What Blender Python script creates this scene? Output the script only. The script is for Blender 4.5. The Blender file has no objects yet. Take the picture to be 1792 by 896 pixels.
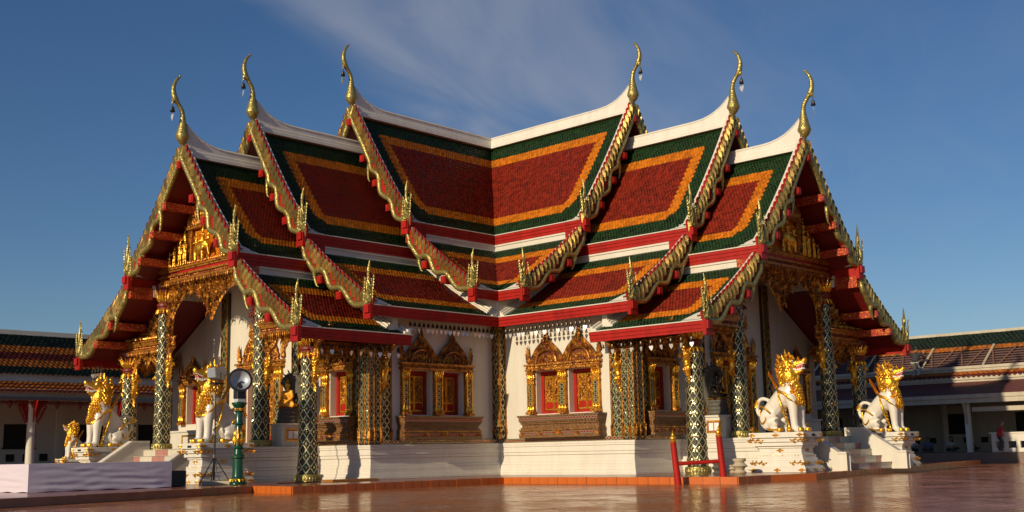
import bpy, math, random
import numpy as np
from mathutils import Matrix, Vector
random.seed(7); RNG = np.random.RandomState(11)
SC = bpy.context.scene
COL = SC.collection
R = math.radians

# ------------------------------------------------------------------ camera
cam_d = bpy.data.cameras.new('camera'); cam = bpy.data.objects.new('camera', cam_d); COL.objects.link(cam)
CX, CY, CZ = 42.404, 41.044, 0.888
_a = R(225 - 1.8824); _t = R(9.615); _ro = R(1.1243)
_f = Vector((math.cos(_a), math.sin(_a), 0)); _r = Vector((_f.y, -_f.x, 0)); _u = Vector((0, 0, 1))
_F = _f * math.cos(_t) + _u * math.sin(_t); _U = -_f * math.sin(_t) + _u * math.cos(_t)
_rx = _r * math.cos(_ro) - _U * math.sin(_ro); _ux = _r * math.sin(_ro) + _U * math.cos(_ro)
M = Matrix((( _rx.x, _ux.x, -_F.x, CX), (_rx.y, _ux.y, -_F.y, CY), (_rx.z, _ux.z, -_F.z, CZ), (0, 0, 0, 1)))
cam.matrix_world = M
cam_d.sensor_width = 36; cam_d.lens = 36 * 2032.58 / 1792; cam_d.clip_end = 8000; cam_d.clip_start = 0.1
SC.camera = cam
SC.render.resolution_x = 1024; SC.render.resolution_y = 512

# ------------------------------------------------------------------ sun, sky, exposure
SUN_AZ, SUN_EL = R(5.5), R(19.5)        # azimuth from +X towards +Y
sdir = Vector((math.cos(SUN_EL) * math.cos(SUN_AZ), math.cos(SUN_EL) * math.sin(SUN_AZ), math.sin(SUN_EL)))
sun_d = bpy.data.lights.new('sun', 'SUN'); sun = bpy.data.objects.new('sun', sun_d); COL.objects.link(sun)
sun_d.energy = 4.5; sun_d.angle = R(0.6); sun_d.color = (1.0, 0.82, 0.56)
sun.rotation_euler = sdir.to_track_quat('Z', 'Y').to_euler()
sun.location = sdir * 200
W = bpy.data.worlds.new('World'); SC.world = W; W.use_nodes = True
nt = W.node_tree; nt.nodes.clear(); N = nt.nodes.new; LK = nt.links.new
out = N('ShaderNodeOutputWorld'); bg = N('ShaderNodeBackground'); sky = N('ShaderNodeTexSky')
sky.sky_type = 'NISHITA'; sky.sun_disc = False; sky.sun_elevation = SUN_EL
sky.sun_rotation = math.pi / 2 - SUN_AZ; sky.air_density = 1.0; sky.dust_density = 0.25; sky.ozone_density = 4.0; sky.altitude = 100
bg.inputs[1].default_value = 0.072
tc = N('ShaderNodeTexCoord'); sep = N('ShaderNodeSeparateXYZ'); LK(tc.outputs['Generated'], sep.inputs[0])
mx = N('ShaderNodeMath'); mx.operation = 'MAXIMUM'; LK(sep.outputs[2], mx.inputs[0]); mx.inputs[1].default_value = 0.09
def wm(op, a, b):
    n = N('ShaderNodeMath'); n.operation = op
    for i, q in enumerate((a, b)):
        if isinstance(q, (int, float)): n.inputs[i].default_value = q
        else: LK(q, n.inputs[i])
    return n.outputs[0]
px = wm('DIVIDE', sep.outputs[0], mx.outputs[0]); py = wm('DIVIDE', sep.outputs[1], mx.outputs[0])
comb = N('ShaderNodeCombineXYZ'); LK(px, comb.inputs[0]); LK(py, comb.inputs[1])
# a band of thin cirrus: u runs along the streaks, v across them
uu_ = wm('ADD', wm('MULTIPLY', px, 0.90), wm('MULTIPLY', py, 0.44)); vv_ = wm('ADD', wm('MULTIPLY', px, -0.44), wm('MULTIPLY', py, 0.90))
cuv = N('ShaderNodeCombineXYZ'); LK(uu_, cuv.inputs[0]); LK(vv_, cuv.inputs[1])
mp = N('ShaderNodeMapping'); LK(cuv.outputs[0], mp.inputs[0]); mp.inputs['Scale'].default_value = (1.1, 3.6, 1)
nz = N('ShaderNodeTexNoise'); LK(mp.outputs[0], nz.inputs[0]); nz.inputs['Scale'].default_value = 1.0; nz.inputs['Detail'].default_value = 8; nz.inputs['Roughness'].default_value = 0.5; nz.inputs['Distortion'].default_value = 0.7
nz2 = N('ShaderNodeTexNoise'); LK(cuv.outputs[0], nz2.inputs[0]); nz2.inputs['Scale'].default_value = 1.3; nz2.inputs['Detail'].default_value = 3
vd = wm('ADD', vv_, wm('MULTIPLY', wm('SUBTRACT', nz2.outputs[0], 0.5), 0.5))
def ramp(src, a, b, c, d):
    n = N('ShaderNodeMapRange'); n.interpolation_type = 'SMOOTHSTEP'; LK(src, n.inputs[0])
    for i, q in enumerate((a, b, c, d)): n.inputs[i + 1].default_value = q
    return n.outputs[0]
band = wm('MULTIPLY', ramp(vd, -1.36, -1.12, 0, 1), ramp(vd, -1.05, 0.1, 1, 0.15))
cm = wm('MULTIPLY', band, ramp(nz.outputs[0], 0.25, 0.8, 0.15, 1.0)); cm = wm('MULTIPLY', cm, 0.60)
mixc = N('ShaderNodeMixRGB'); LK(cm, mixc.inputs[0]); hs = N('ShaderNodeHueSaturation'); hs.inputs['Saturation'].default_value = 1.12; hs.inputs['Hue'].default_value = 0.506; LK(sky.outputs[0], hs.inputs['Color']); LK(hs.outputs[0], mixc.inputs[1]); mixc.inputs[2].default_value = (5.0, 5.2, 6.0, 1)
LK(mixc.outputs[0], bg.inputs[0]); LK(bg.outputs[0], out.inputs[0])
SC.view_settings.view_transform = 'Standard'; SC.view_settings.look = 'None'
SC.view_settings.exposure = -0.06; SC.view_settings.gamma = 1.0
SC.cycles.use_denoising = True
SC.cycles.max_bounces = 8; SC.cycles.glossy_bounces = 4; SC.cycles.diffuse_bounces = 3

# ------------------------------------------------------------------ materials
MATS = {}
def mat(name, col, rough=0.6, metal=0.0, col2=None, nscale=4.0, bump=0.0, bscale=20.0, coat=0.0, island=0.0, bkind='noise', lo=0.35, hi=0.65, emit=None, coords='Object', spec=None, dirt=0.0):
    m = bpy.data.materials.new(name); m.use_nodes = True; t = m.node_tree
    b = t.nodes['Principled BSDF']; n = t.nodes.new; L = t.links.new
    b.inputs['Roughness'].default_value = rough; b.inputs['Metallic'].default_value = metal
    b.inputs['Coat Weight'].default_value = coat; b.inputs['Coat Roughness'].default_value = 0.08
    if spec is not None: b.inputs['Specular IOR Level'].default_value = spec
    c = n('ShaderNodeTexCoord'); src = c.outputs[coords]
    cur = None
    if col2 is not None:
        z = n('ShaderNodeTexNoise'); z.inputs['Scale'].default_value = nscale; z.inputs['Detail'].default_value = 6; L(src, z.inputs[0])
        r = n('ShaderNodeValToRGB'); r.color_ramp.elements[0].position = lo; r.color_ramp.elements[1].position = hi
        r.color_ramp.elements[0].color = (*col, 1); r.color_ramp.elements[1].color = (*col2, 1); L(z.outputs[0], r.inputs[0]); cur = r.outputs[0]
    if island > 0:
        g = n('ShaderNodeNewGeometry'); mr = n('ShaderNodeMapRange'); L(g.outputs['Random Per Island'], mr.inputs[0])
        mr.inputs[3].default_value = 1 - island; mr.inputs[4].default_value = 1 + island
        h = n('ShaderNodeHueSaturation'); L(mr.outputs[0], h.inputs['Value'])
        if cur is None: h.inputs['Color'].default_value = (*col, 1)
        else: L(cur, h.inputs['Color'])
        cur = h.outputs[0]
        mr2 = n('ShaderNodeMapRange'); L(g.outputs['Random Per Island'], mr2.inputs[0]); mr2.inputs[3].default_value = max(0.05, rough * 0.6); mr2.inputs[4].default_value = min(1, rough * 1.5); L(mr2.outputs[0], b.inputs['Roughness'])
    if dirt > 0:
        z = n('ShaderNodeTexNoise'); z.inputs['Scale'].default_value = 1.3; z.inputs['Detail'].default_value = 10; z.inputs['Roughness'].default_value = 0.74
        mpp = n('ShaderNodeMapping'); mpp.inputs['Scale'].default_value = (1.5, 1.5, 0.3); L(src, mpp.inputs[0]); L(mpp.outputs[0], z.inputs[0])
        mr = n('ShaderNodeMapRange'); L(z.outputs[0], mr.inputs[0]); mr.inputs[1].default_value = 0.4; mr.inputs[2].default_value = 0.75; mr.inputs[3].default_value = 1; mr.inputs[4].default_value = 1 - dirt
        h = n('ShaderNodeHueSaturation'); L(mr.outputs[0], h.inputs['Value'])
        if cur is None: h.inputs['Color'].default_value = (*col, 1)
        else: L(cur, h.inputs['Color'])
        cur = h.outputs[0]
    if cur is None: b.inputs['Base Color'].default_value = (*col, 1)
    else: L(cur, b.inputs['Base Color'])
    if bump > 0:
        if bkind == 'noise':
            z = n('ShaderNodeTexNoise'); z.inputs['Scale'].default_value = bscale; z.inputs['Detail'].default_value = 5; o = z.outputs[0]
        else:
            z = n('ShaderNodeTexVoronoi'); z.inputs['Scale'].default_value = bscale; o = z.outputs[0]
        L(src, z.inputs[0]); bp = n('ShaderNodeBump'); bp.inputs['Strength'].default_value = bump; bp.inputs['Distance'].default_value = 0.03
        L(o, bp.inputs['Height']); L(bp.outputs[0], b.inputs['Normal'])
    if emit: b.inputs['Emission Color'].default_value = (*emit[0], 1); b.inputs['Emission Strength'].default_value = emit[1]
    MATS[name] = m
    return m
WHITE = mat('white_plaster', (0.66, 0.625, 0.54), 0.55, bump=0.15, bscale=8, dirt=0.16)
WHITE2 = mat('white_gloss_paint', (0.72, 0.685, 0.61), 0.40, bump=0.10, bscale=6, dirt=0.18, coat=0.2)
CREAM = mat('aged_white_paint', (0.50, 0.45, 0.35), 0.6, bump=0.1, bscale=10, dirt=0.3)
TGREEN = mat('green_glazed_tile', (0.007, 0.026, 0.006), 0.42, island=0.5, spec=0.2, dirt=0.3)
TORANGE = mat('orange_glazed_tile', (0.50, 0.145, 0.006), 0.45, island=0.28, spec=0.15, dirt=0.3)
TRED = mat('red_glazed_tile', (0.17, 0.013, 0.005), 0.45, island=0.40, spec=0.15, dirt=0.3)
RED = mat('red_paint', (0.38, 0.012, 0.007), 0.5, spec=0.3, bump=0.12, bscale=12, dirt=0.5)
DRED = mat('dark_red_lacquer', (0.16, 0.014, 0.010), 0.5, bump=0.1, bscale=12)
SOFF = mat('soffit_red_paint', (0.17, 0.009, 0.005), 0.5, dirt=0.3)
STENC = mat('red_paint_with_gold_stencil', (0.32, 0.018, 0.009), 0.45, 0.0, col2=(0.55, 0.20, 0.03), nscale=14, lo=0.54, hi=0.60)
GLIT = mat('gilded_mirror_mosaic', (0.42, 0.34, 0.11), 0.38, 0.65, col2=(0.25, 0.21, 0.07), nscale=9, bump=0.4, bscale=22, bkind='voronoi')
GOLD = mat('bright_gold_leaf', (0.90, 0.52, 0.06), 0.32, 0.80, col2=(0.66, 0.30, 0.02), nscale=5, bump=0.35, bscale=22, bkind='voronoi')
VGOLD = mat('dark_gilt_carving', (0.50, 0.22, 0.022), 0.38, 0.65, col2=(0.17, 0.04, 0.008), nscale=4, island=0.55)  # gilt mixed with dark brown by noise, brightness varied per leaf
GLIT2 = mat('gilded_blade', (0.46, 0.31, 0.09), 0.26, 0.8, island=0.3, bump=0.25, bscale=18)
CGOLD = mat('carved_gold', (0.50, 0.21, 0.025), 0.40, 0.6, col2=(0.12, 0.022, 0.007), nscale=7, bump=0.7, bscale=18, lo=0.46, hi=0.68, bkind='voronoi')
BACKR = mat('dark_carving_ground', (0.13, 0.018, 0.008), 0.6, bump=0.5, bscale=20)
SILV = mat('mirror_glass_strips', (0.54, 0.48, 0.28), 0.24, 0.55, bump=0.5, bscale=12, bkind='voronoi')
GGLASS = mat('green_mirror_glass', (0.045, 0.065, 0.010), 0.25, 0.4, island=0.5, bump=0.4, bscale=14, bkind='voronoi')
DGLASS = mat('dark_mosaic_ground', (0.028, 0.030, 0.011), 0.45, 0.1, bump=0.5, bscale=22, bkind='voronoi')
RGLASS = mat('red_glass_stud', (0.55, 0.02, 0.02), 0.15, 0.6)
MAROON = mat('maroon_mosaic', (0.07, 0.014, 0.008), 0.4, 0.2, col2=(0.28, 0.15, 0.045), nscale=16, bump=0.6, bscale=24, bkind='voronoi')
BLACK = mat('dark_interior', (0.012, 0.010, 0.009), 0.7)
DARKM = mat('dark_bronze', (0.05, 0.04, 0.03), 0.4, 0.8)
PALE = mat('polished_metal_leaf', (0.80, 0.79, 0.74), 0.35, 0.55)
LACE = mat('pale_mosaic_lace', (0.40, 0.30, 0.20), 0.35, 0.3)
STEP_C = mat('cream_stair_tile', (0.60, 0.55, 0.44), 0.3, dirt=0.2)
STEP_P = mat('pink_stair_tile', (0.42, 0.20, 0.17), 0.3, dirt=0.2)
KERB = mat('glazed_orange_kerb_tile', (0.50, 0.12, 0.018), 0.30, island=0.18, dirt=0.25)
KERBD = mat('dull_brown_kerb', (0.25, 0.12, 0.05), 0.6, col2=(0.36, 0.17, 0.07), nscale=5, bump=0.3, bscale=12)  # browner and rougher than the orange kerb tile, mottled by noise
TERR = mat('terrace_red_tile', (0.27, 0.085, 0.05), 0.22, col2=(0.20, 0.06, 0.035), nscale=2)
CLOTH = mat('lilac_white_cloth', (0.60, 0.54, 0.63), 0.8, bump=0.25, bscale=2)
GREENP = mat('green_gloss_paint', (0.004, 0.055, 0.028), 0.25, coat=0.2)
IRON = mat('black_iron', (0.03, 0.03, 0.035), 0.45, 0.5)
GREYM = mat('grey_metal', (0.22, 0.22, 0.22), 0.4, 0.7)
LENS = mat('floodlight_reflector', (0.36, 0.40, 0.46), 0.5, 0.5)
ROBE = mat('saffron_cloth', (0.90, 0.40, 0.02), 0.42, bump=0.3, bscale=10)
STONE = mat('dark_grey_stone', (0.10, 0.095, 0.08), 0.7, bump=0.5, bscale=12)
SAND = mat('pale_sandstone', (0.45, 0.38, 0.26), 0.8, bump=0.4, bscale=18)
SKIN = mat('brown_skin', (0.28, 0.13, 0.07), 0.55)
CLR = mat('red_shirt_cloth', (0.35, 0.015, 0.03), 0.8)
CLD = mat('dark_trouser_cloth', (0.03, 0.03, 0.035), 0.85)
CLW = mat('pale_shirt_cloth', (0.35, 0.34, 0.32), 0.85)
HAIR = mat('grey_hair', (0.10, 0.09, 0.08), 0.8)
HAIRB = mat('black_hair', (0.02, 0.018, 0.016), 0.7)
BLUE = mat('blue_painted_beam', (0.02, 0.07, 0.22), 0.5)
TONGUE = mat('red_mouth_paint', (0.55, 0.02, 0.03), 0.4)
EYEW = mat('white_eye_paint', (0.8, 0.8, 0.78), 0.3)
WOOD = mat('weathered_batten_wood', (0.16, 0.08, 0.05), 0.8, bump=0.3, bscale=14)
SHEET = mat('purple_grey_roof_membrane', (0.06, 0.035, 0.05), 0.8, dirt=0.3)
GTG = mat('dull_green_tile', (0.007, 0.016, 0.010), 0.55, island=0.4, spec=0.2, dirt=0.4)  # three gallery roof tiles, duller and darker than the temple's
GTO = mat('dull_orange_tile', (0.34, 0.10, 0.012), 0.5, island=0.3, spec=0.2, dirt=0.4)
GTR = mat('dull_red_tile', (0.10, 0.012, 0.006), 0.5, island=0.3, spec=0.2, dirt=0.4)
PAVE = mat('brown_apron_concrete', (0.20, 0.14, 0.11), 0.7, dirt=0.3)

# plaza: glazed floor tiles, laid as a grid with narrow joints, slightly uneven
def plaza_material():
    m = bpy.data.materials.new('glazed_plaza_tile'); m.use_nodes = True; t = m.node_tree; b = t.nodes['Principled BSDF']; n = t.nodes.new; L = t.links.new
    c = n('ShaderNodeTexCoord'); mp = n('ShaderNodeMapping'); L(c.outputs['Object'], mp.inputs[0]); mp.inputs['Scale'].default_value = (1, 1, 1)
    br = n('ShaderNodeTexBrick'); L(mp.outputs[0], br.inputs[0]); br.offset = 0; br.inputs['Scale'].default_value = 1; br.inputs['Brick Width'].default_value = 0.33; br.inputs['Row Height'].default_value = 0.33
    br.inputs['Mortar Size'].default_value = 0.016; br.inputs['Color1'].default_value = (0.50, 0.175, 0.045, 1); br.inputs['Color2'].default_value = (0.40, 0.13, 0.035, 1); br.inputs['Mortar'].default_value = (0.10, 0.045, 0.03, 1)
    z = n('ShaderNodeTexNoise'); L(c.outputs['Object'], z.inputs[0]); z.inputs['Scale'].default_value = 0.5; z.inputs['Detail'].default_value = 8; z.inputs['Roughness'].default_value = 0.65
    h = n('ShaderNodeHueSaturation'); mr = n('ShaderNodeMapRange'); L(z.outputs[0], mr.inputs[0]); mr.inputs[1].default_value = 0.3; mr.inputs[2].default_value = 0.7; mr.inputs[3].default_value = 0.75; mr.inputs[4].default_value = 1.2
    L(mr.outputs[0], h.inputs['Value']); L(br.outputs[0], h.inputs['Color']); L(h.outputs[0], b.inputs['Base Color'])
    mr2 = n('ShaderNodeMapRange'); L(z.outputs[0], mr2.inputs[0]); mr2.inputs[1].default_value = 0.3; mr2.inputs[2].default_value = 0.7; mr2.inputs[3].default_value = 0.07; mr2.inputs[4].default_value = 0.26
    ra = n('ShaderNodeMath'); ra.operation = 'MULTIPLY_ADD'; L(br.outputs['Fac'], ra.inputs[0]); ra.inputs[1].default_value = 0.35; L(mr2.outputs[0], ra.inputs[2])
    zz = n('ShaderNodeTexNoise'); L(c.outputs['Object'], zz.inputs[0]); zz.inputs['Scale'].default_value = 3.1; zz.inputs['Detail'].default_value = 6; zr = n('ShaderNodeMapRange'); L(zz.outputs[0], zr.inputs[0]); zr.inputs[1].default_value = 0.55; zr.inputs[2].default_value = 0.75; zr.inputs[4].default_value = 0.22
    rb = n('ShaderNodeMath'); rb.operation = 'ADD'; L(ra.outputs[0], rb.inputs[0]); L(zr.outputs[0], rb.inputs[1]); L(rb.outputs[0], b.inputs['Roughness'])
    z2 = n('ShaderNodeTexNoise'); L(c.outputs['Object'], z2.inputs[0]); z2.inputs['Scale'].default_value = 2.2; z2.inputs['Detail'].default_value = 3
    ad = n('ShaderNodeMath'); ad.operation = 'MULTIPLY_ADD'; L(br.outputs['Fac'], ad.inputs[0]); ad.inputs[1].default_value = -0.25; L(z2.outputs[0], ad.inputs[2])
    bp = n('ShaderNodeBump'); bp.inputs['Strength'].default_value = 0.08; bp.inputs['Distance'].default_value = 0.015; L(ad.outputs[0], bp.inputs['Height']); L(bp.outputs[0], b.inputs['Normal'])
    return m
PLAZA = plaza_material()

# ------------------------------------------------------------------ mesh builder
class MB:
    def __init__(s): s.v = []; s.f = []; s.m = []; s.T = None
    def add(s, vs, fs, mi=0):
        o = len(s.v)
        s.v.extend(vs if s.T is None else [s.T(*p) for p in vs])
        for f in fs: s.f.append([i + o for i in f]); s.m.append(mi)
    def box(s, x0, x1, y0, y1, z0, z1, mi=0):
        vs = [(x, y, z) for z in (z0, z1) for y in (y0, y1) for x in (x0, x1)]
        s.add(vs, [(0, 2, 3, 1), (4, 5, 7, 6), (0, 1, 5, 4), (2, 6, 7, 3), (0, 4, 6, 2), (1, 3, 7, 5)], mi)
    def prism(s, poly, w0, w1, mi=0, axis=0):
        # poly in the other two axes, extruded along axis from w0 to w1
        n = len(poly)
        def P(a, b, w):
            return (w, a, b) if axis == 0 else ((a, w, b) if axis == 1 else (a, b, w))
        vs = [P(a, b, w0) for a, b in poly] + [P(a, b, w1) for a, b in poly]
        fs = [tuple(range(n)), tuple(range(2 * n - 1, n - 1, -1))] + [(i, (i + 1) % n, n + (i + 1) % n, n + i) for i in range(n)]
        s.add(vs, fs, mi)
    def lathe(s, prof, n=16, c=(0, 0, 0), mi=0, sq=1.0, a0=0.0):
        vs = []
        for r, z in prof:
            for k in range(n):
                a = a0 + 2 * math.pi * k / n
                vs.append((c[0] + r * math.cos(a), c[1] + r * math.sin(a) * sq, c[2] + z))
        fs = []
        for i in range(len(prof) - 1):
            for k in range(n):
                k2 = (k + 1) % n; fs.append((i * n + k, i * n + k2, (i + 1) * n + k2, (i + 1) * n + k))
        fs.append(tuple(range(n - 1, -1, -1))); fs.append(tuple(range((len(prof) - 1) * n, len(prof) * n)))
        s.add(vs, fs, mi)
    def tube(s, path, rad, n=8, mi=0, flat=1.0, up=(0, 0, 1)):
        # flat scales the radius along 'side' (perpendicular to up and the path)
        P = [Vector(p) for p in path]; vs = []
        if not hasattr(rad, '__len__'): rad = [rad] * len(P)
        up = Vector(up)
        for i, p in enumerate(P):
            t = (P[min(i + 1, len(P) - 1)] - P[max(i - 1, 0)]).normalized()
            sd = t.cross(up)
            if sd.length < 1e-3: sd = t.cross(Vector((1, 0, 0.01)))
            sd.normalize(); uu = sd.cross(t).normalized()
            for k in range(n):
                a = 2 * math.pi * k / n
                q = p + sd * math.cos(a) * rad[i] * flat + uu * math.sin(a) * rad[i]
                vs.append(tuple(q))
        fs = []
        for i in range(len(P) - 1):
            for k in range(n):
                k2 = (k + 1) % n; fs.append((i * n + k, i * n + k2, (i + 1) * n + k2, (i + 1) * n + k))
        fs.append(tuple(range(n - 1, -1, -1))); fs.append(tuple(range((len(P) - 1) * n, len(P) * n)))
        s.add(vs, fs, mi)
    def ball(s, c, r, n=12, m=8, mi=0):
        if not hasattr(r, '__len__'): r = (r, r, r)
        vs = [(c[0], c[1], c[2] - r[2])]
        for i in range(1, m):
            a = math.pi * i / m - math.pi / 2
            for k in range(n):
                b = 2 * math.pi * k / n
                vs.append((c[0] + r[0] * math.cos(a) * math.cos(b), c[1] + r[1] * math.cos(a) * math.sin(b), c[2] + r[2] * math.sin(a)))
        vs.append((c[0], c[1], c[2] + r[2])); fs = []
        for k in range(n):
            k2 = (k + 1) % n; fs.append((0, 1 + k2, 1 + k))
            for i in range(m - 2): fs.append((1 + i * n + k, 1 + i * n + k2, 1 + (i + 1) * n + k2, 1 + (i + 1) * n + k))
            fs.append((1 + (m - 2) * n + k, 1 + (m - 2) * n + k2, len(vs) - 1))
        s.add(vs, fs, mi)
    def leaf(s, p, up, side, out, h, w, lean=0.0, curl=0.25, mi=0, th=0.35):
        # a small flame: five points, ridge proud of its edges, tip curling out
        p = Vector(p); up = Vector(up); side = Vector(side); out = Vector(out)
        def q(a, b, c): return tuple(p + side * (a * w + lean * h * b * b) + up * (b * h) + out * (c * w))
        s.add([q(0, 0, 0), q(-.5, .32, 0), q(.5, .32, 0), q(0, 1, curl * h / max(w, 1e-4)), q(0, .38, th), q(-.28, .68, .05), q(.28, .68, .05)],
              [(0, 2, 4), (0, 4, 1), (1, 4, 5), (4, 3, 5), (2, 6, 4), (4, 6, 3)], mi)
    def mesh(s, name, mats, smooth=False):
        me = bpy.data.meshes.new(name)
        me.from_pydata([tuple(v) for v in s.v], [], s.f)
        if not isinstance(mats, (list, tuple)): mats = [mats]
        for m in mats: me.materials.append(m)
        if len(mats) > 1: me.polygons.foreach_set('material_index', s.m)
        if smooth: me.polygons.foreach_set('use_smooth', [True] * len(me.polygons))
        me.update()
        return me
    def obj(s, name, mats, parent=None, smooth=False, bevel=0.0):
        o = bpy.data.objects.new(name, s.mesh(name, mats, smooth)); COL.objects.link(o)
        if parent is not None: o.parent = parent
        if bevel > 0:
            b = o.modifiers.new('bevel', 'BEVEL'); b.width = bevel; b.segments = 2; b.limit_method = 'ANGLE'; b.angle_limit = R(40)
        return o
def smooth_angle(o, deg=40):
    me = o.data
    me.polygons.foreach_set('use_smooth', [True] * len(me.polygons))
    if hasattr(me, 'set_sharp_from_angle'): me.set_sharp_from_angle(angle=R(deg))
    return o
def thing(name, label, cat, loc=(0, 0, 0), rz=0.0, group=None):
    o = bpy.data.objects.new(name, None); COL.objects.link(o); o.location = loc; o.rotation_euler = (0, 0, rz)
    o.empty_display_size = 0.3
    o['label'] = label; o['category'] = cat
    if group: o['group'] = group
    return o
def tag(o, label, cat, group=None):
    o['label'] = label; o['category'] = cat
    if group: o['group'] = group
    return o
def stuff(o): o['kind'] = 'stuff'; return o
def struct(o): o['kind'] = 'structure'; return o
def kids(o): return [c for c in bpy.data.objects if c.parent is o]
CHILD = {}
def copy_tree(o, parent=None):
    c = o.copy(); COL.objects.link(c)
    if parent is not None: c.parent = parent
    for ch in list(o.children): copy_tree(ch, c)
    return c
def remesh(mb, mats, name, voxel=0.04, smooth_it=6, parent=None, sfac=0.6):
    """fuse the overlapping lumps of a builder into ONE continuous surface"""
    o = mb.obj(name + '_lumps', mats)
    r = o.modifiers.new('r', 'REMESH'); r.mode = 'VOXEL'; r.voxel_size = voxel
    sm = o.modifiers.new('s', 'SMOOTH'); sm.iterations = smooth_it; sm.factor = sfac
    dg = bpy.context.evaluated_depsgraph_get(); me = bpy.data.meshes.new_from_object(o.evaluated_get(dg))
    bpy.data.objects.remove(o)
    me.name = name; me.polygons.foreach_set('use_smooth', [True] * len(me.polygons))
    if not me.materials:
        me.materials.append(mats if not isinstance(mats, (list, tuple)) else mats[0])
    n = bpy.data.objects.new(name, me); COL.objects.link(n)
    if parent is not None: n.parent = parent
    return n
def catmull(pts, n=8):
    P = [np.array(p, float) for p in pts]; P = [2 * P[0] - P[1]] + P + [2 * P[-1] - P[-2]]; o = []
    for i in range(1, len(P) - 2):
        for k in range(n):
            t = k / n
            o.append(0.5 * ((2 * P[i]) + (P[i + 1] - P[i - 1]) * t + (2 * P[i - 1] - 5 * P[i] + 4 * P[i + 1] - P[i + 2]) * t * t + (3 * P[i] - P[i - 1] - 3 * P[i + 1] + P[i + 2]) * t ** 3))
    o.append(P[-2]); return o

# ================================================================== setting
g = MB(); g.box(-2500, 2500, -2500, 2500, -0.6, -0.22); ground = struct(g.obj('plaza_ground', PLAZA))
TP = [(11.2, 11.2), (20.75, 11.4), (20.6, 9.1), (29.9, 11.9), (40, 14.6), (40, -13), (-21, -13), (-21.6, 15.6), (6.3, 21.1), (8.4, 20.6), (8.4, 20.55), (10.5, 20.7), (10.9, 18.4)]
g = MB(); g.prism([(a, b) for a, b in TP], -0.21, 0.0, 0, axis=2); terrace = struct(g.obj('terrace', TERR))
def kerb_run(a, b, w, mats, name='kerb_tile', h=0.20, pr=0.03):
    a = Vector((*a, 0)); b = Vector((*b, 0)); L = (b - a).length; n = max(1, round(L / w)); t = (b - a) / L; nrm = Vector((t.y, -t.x, 0))
    if nrm.dot(Vector((CX, CY, 0)) - a) < 0: nrm = -nrm
    step = L / n; cache = {}
    for i in range(n):
        key = i % 3
        if key not in cache:
            m = MB(); m.box(-step / 2 + 0.006, step / 2 - 0.006, -0.10, pr + 0.004 * key, -h - 0.02, 0.006 + 0.003 * key, 0); cache[key] = m.mesh(name, mats)
        o = bpy.data.objects.new(name, cache[key]); COL.objects.link(o); o.parent = terrace
        c = a + t * (i + 0.5) * step; o.location = c
        o.rotation_euler = (0, 0, math.atan2(t.y, t.x) + (math.pi if (Vector((-t.y, t.x, 0)).dot(nrm) < 0) else 0))
kerb_run((11.2, 11.2), (20.75, 11.4), 0.42, KERB); kerb_run((20.75, 11.4), (20.6, 9.1), 0.30, KERB)
kerb_run((20.6, 9.1), (36, 13.5), 0.8, KERBD); kerb_run((11.2, 11.2), (10.9, 18.4), 0.42, KERB); kerb_run((10.9, 18.4), (10.5, 20.7), 0.55, KERB)
kerb_run((10.5, 20.7), (8.4, 20.6), 0.5, KERB); kerb_run((8.4, 20.6), (6.3, 21.1), 0.9, KERB); kerb_run((6.3, 21.1), (-21.6, 15.6), 0.42, KERB)

# ================================================================== temple
temple = thing('temple', 'cross shaped white temple hall with tiered green, orange and red tiled roofs and gilded gables', 'temple')
WING = []      # parts of the wing that faces +X; the +Y wing is its mirror image
def wing(o): WING.append(o); return o
Rz = [0, 17.03, 15.24, 13.51]; Ls = [0, 9.32, 14.72, 18.06]; Ad = [0, 3.92, 3.72, 4.0]; Uz = [0, 10.89, 9.74, 8.54]
Cd = [0, 7.98, 7.9, 8.0]; Lz = [0, 7.48, 6.41, 5.37]; WB = 7.0; LB = 14.04; P0 = 1.29
GW = [0, 7.95, 13.35, 16.75]; OVER = 1.37
def sagline(p, q, sag, n=10):
    p = np.array(p); q = np.array(q); o = []
    for i in range(n + 1):
        t = i / n; o.append(p + (q - p) * t + np.array([0, -sag * 4 * t * (1 - t)]))
    return o
class Line2:
    def __init__(s, pts):
        s.p = [np.array(a, float) for a in pts]; s.c = [0]
        for a, b in zip(s.p, s.p[1:]): s.c.append(s.c[-1] + np.linalg.norm(b - a))
        s.L = s.c[-1]
    def at(s, x):
        x = min(max(x, 0), s.L - 1e-6)
        i = int(np.searchsorted(s.c, x, side='right')) - 1; i = min(max(i, 0), len(s.p) - 2)
        a, b = s.p[i], s.p[i + 1]; t = (b - a) / np.linalg.norm(b - a)
        return a + t * (x - s.c[i]), t, np.array([-t[1], t[0]]) if False else np.array([-t[1] * -1, t[0] * -1]) * -1
def upper_profile(i): return sagline((0.0, Rz[i] - 0.42), (Ad[i], Uz[i]), 0.20)
def lower_profile(i): return sagline((Ad[i] - 0.02, Uz[i] - 0.72), (Cd[i], Lz[i]), 0.14)
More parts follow.
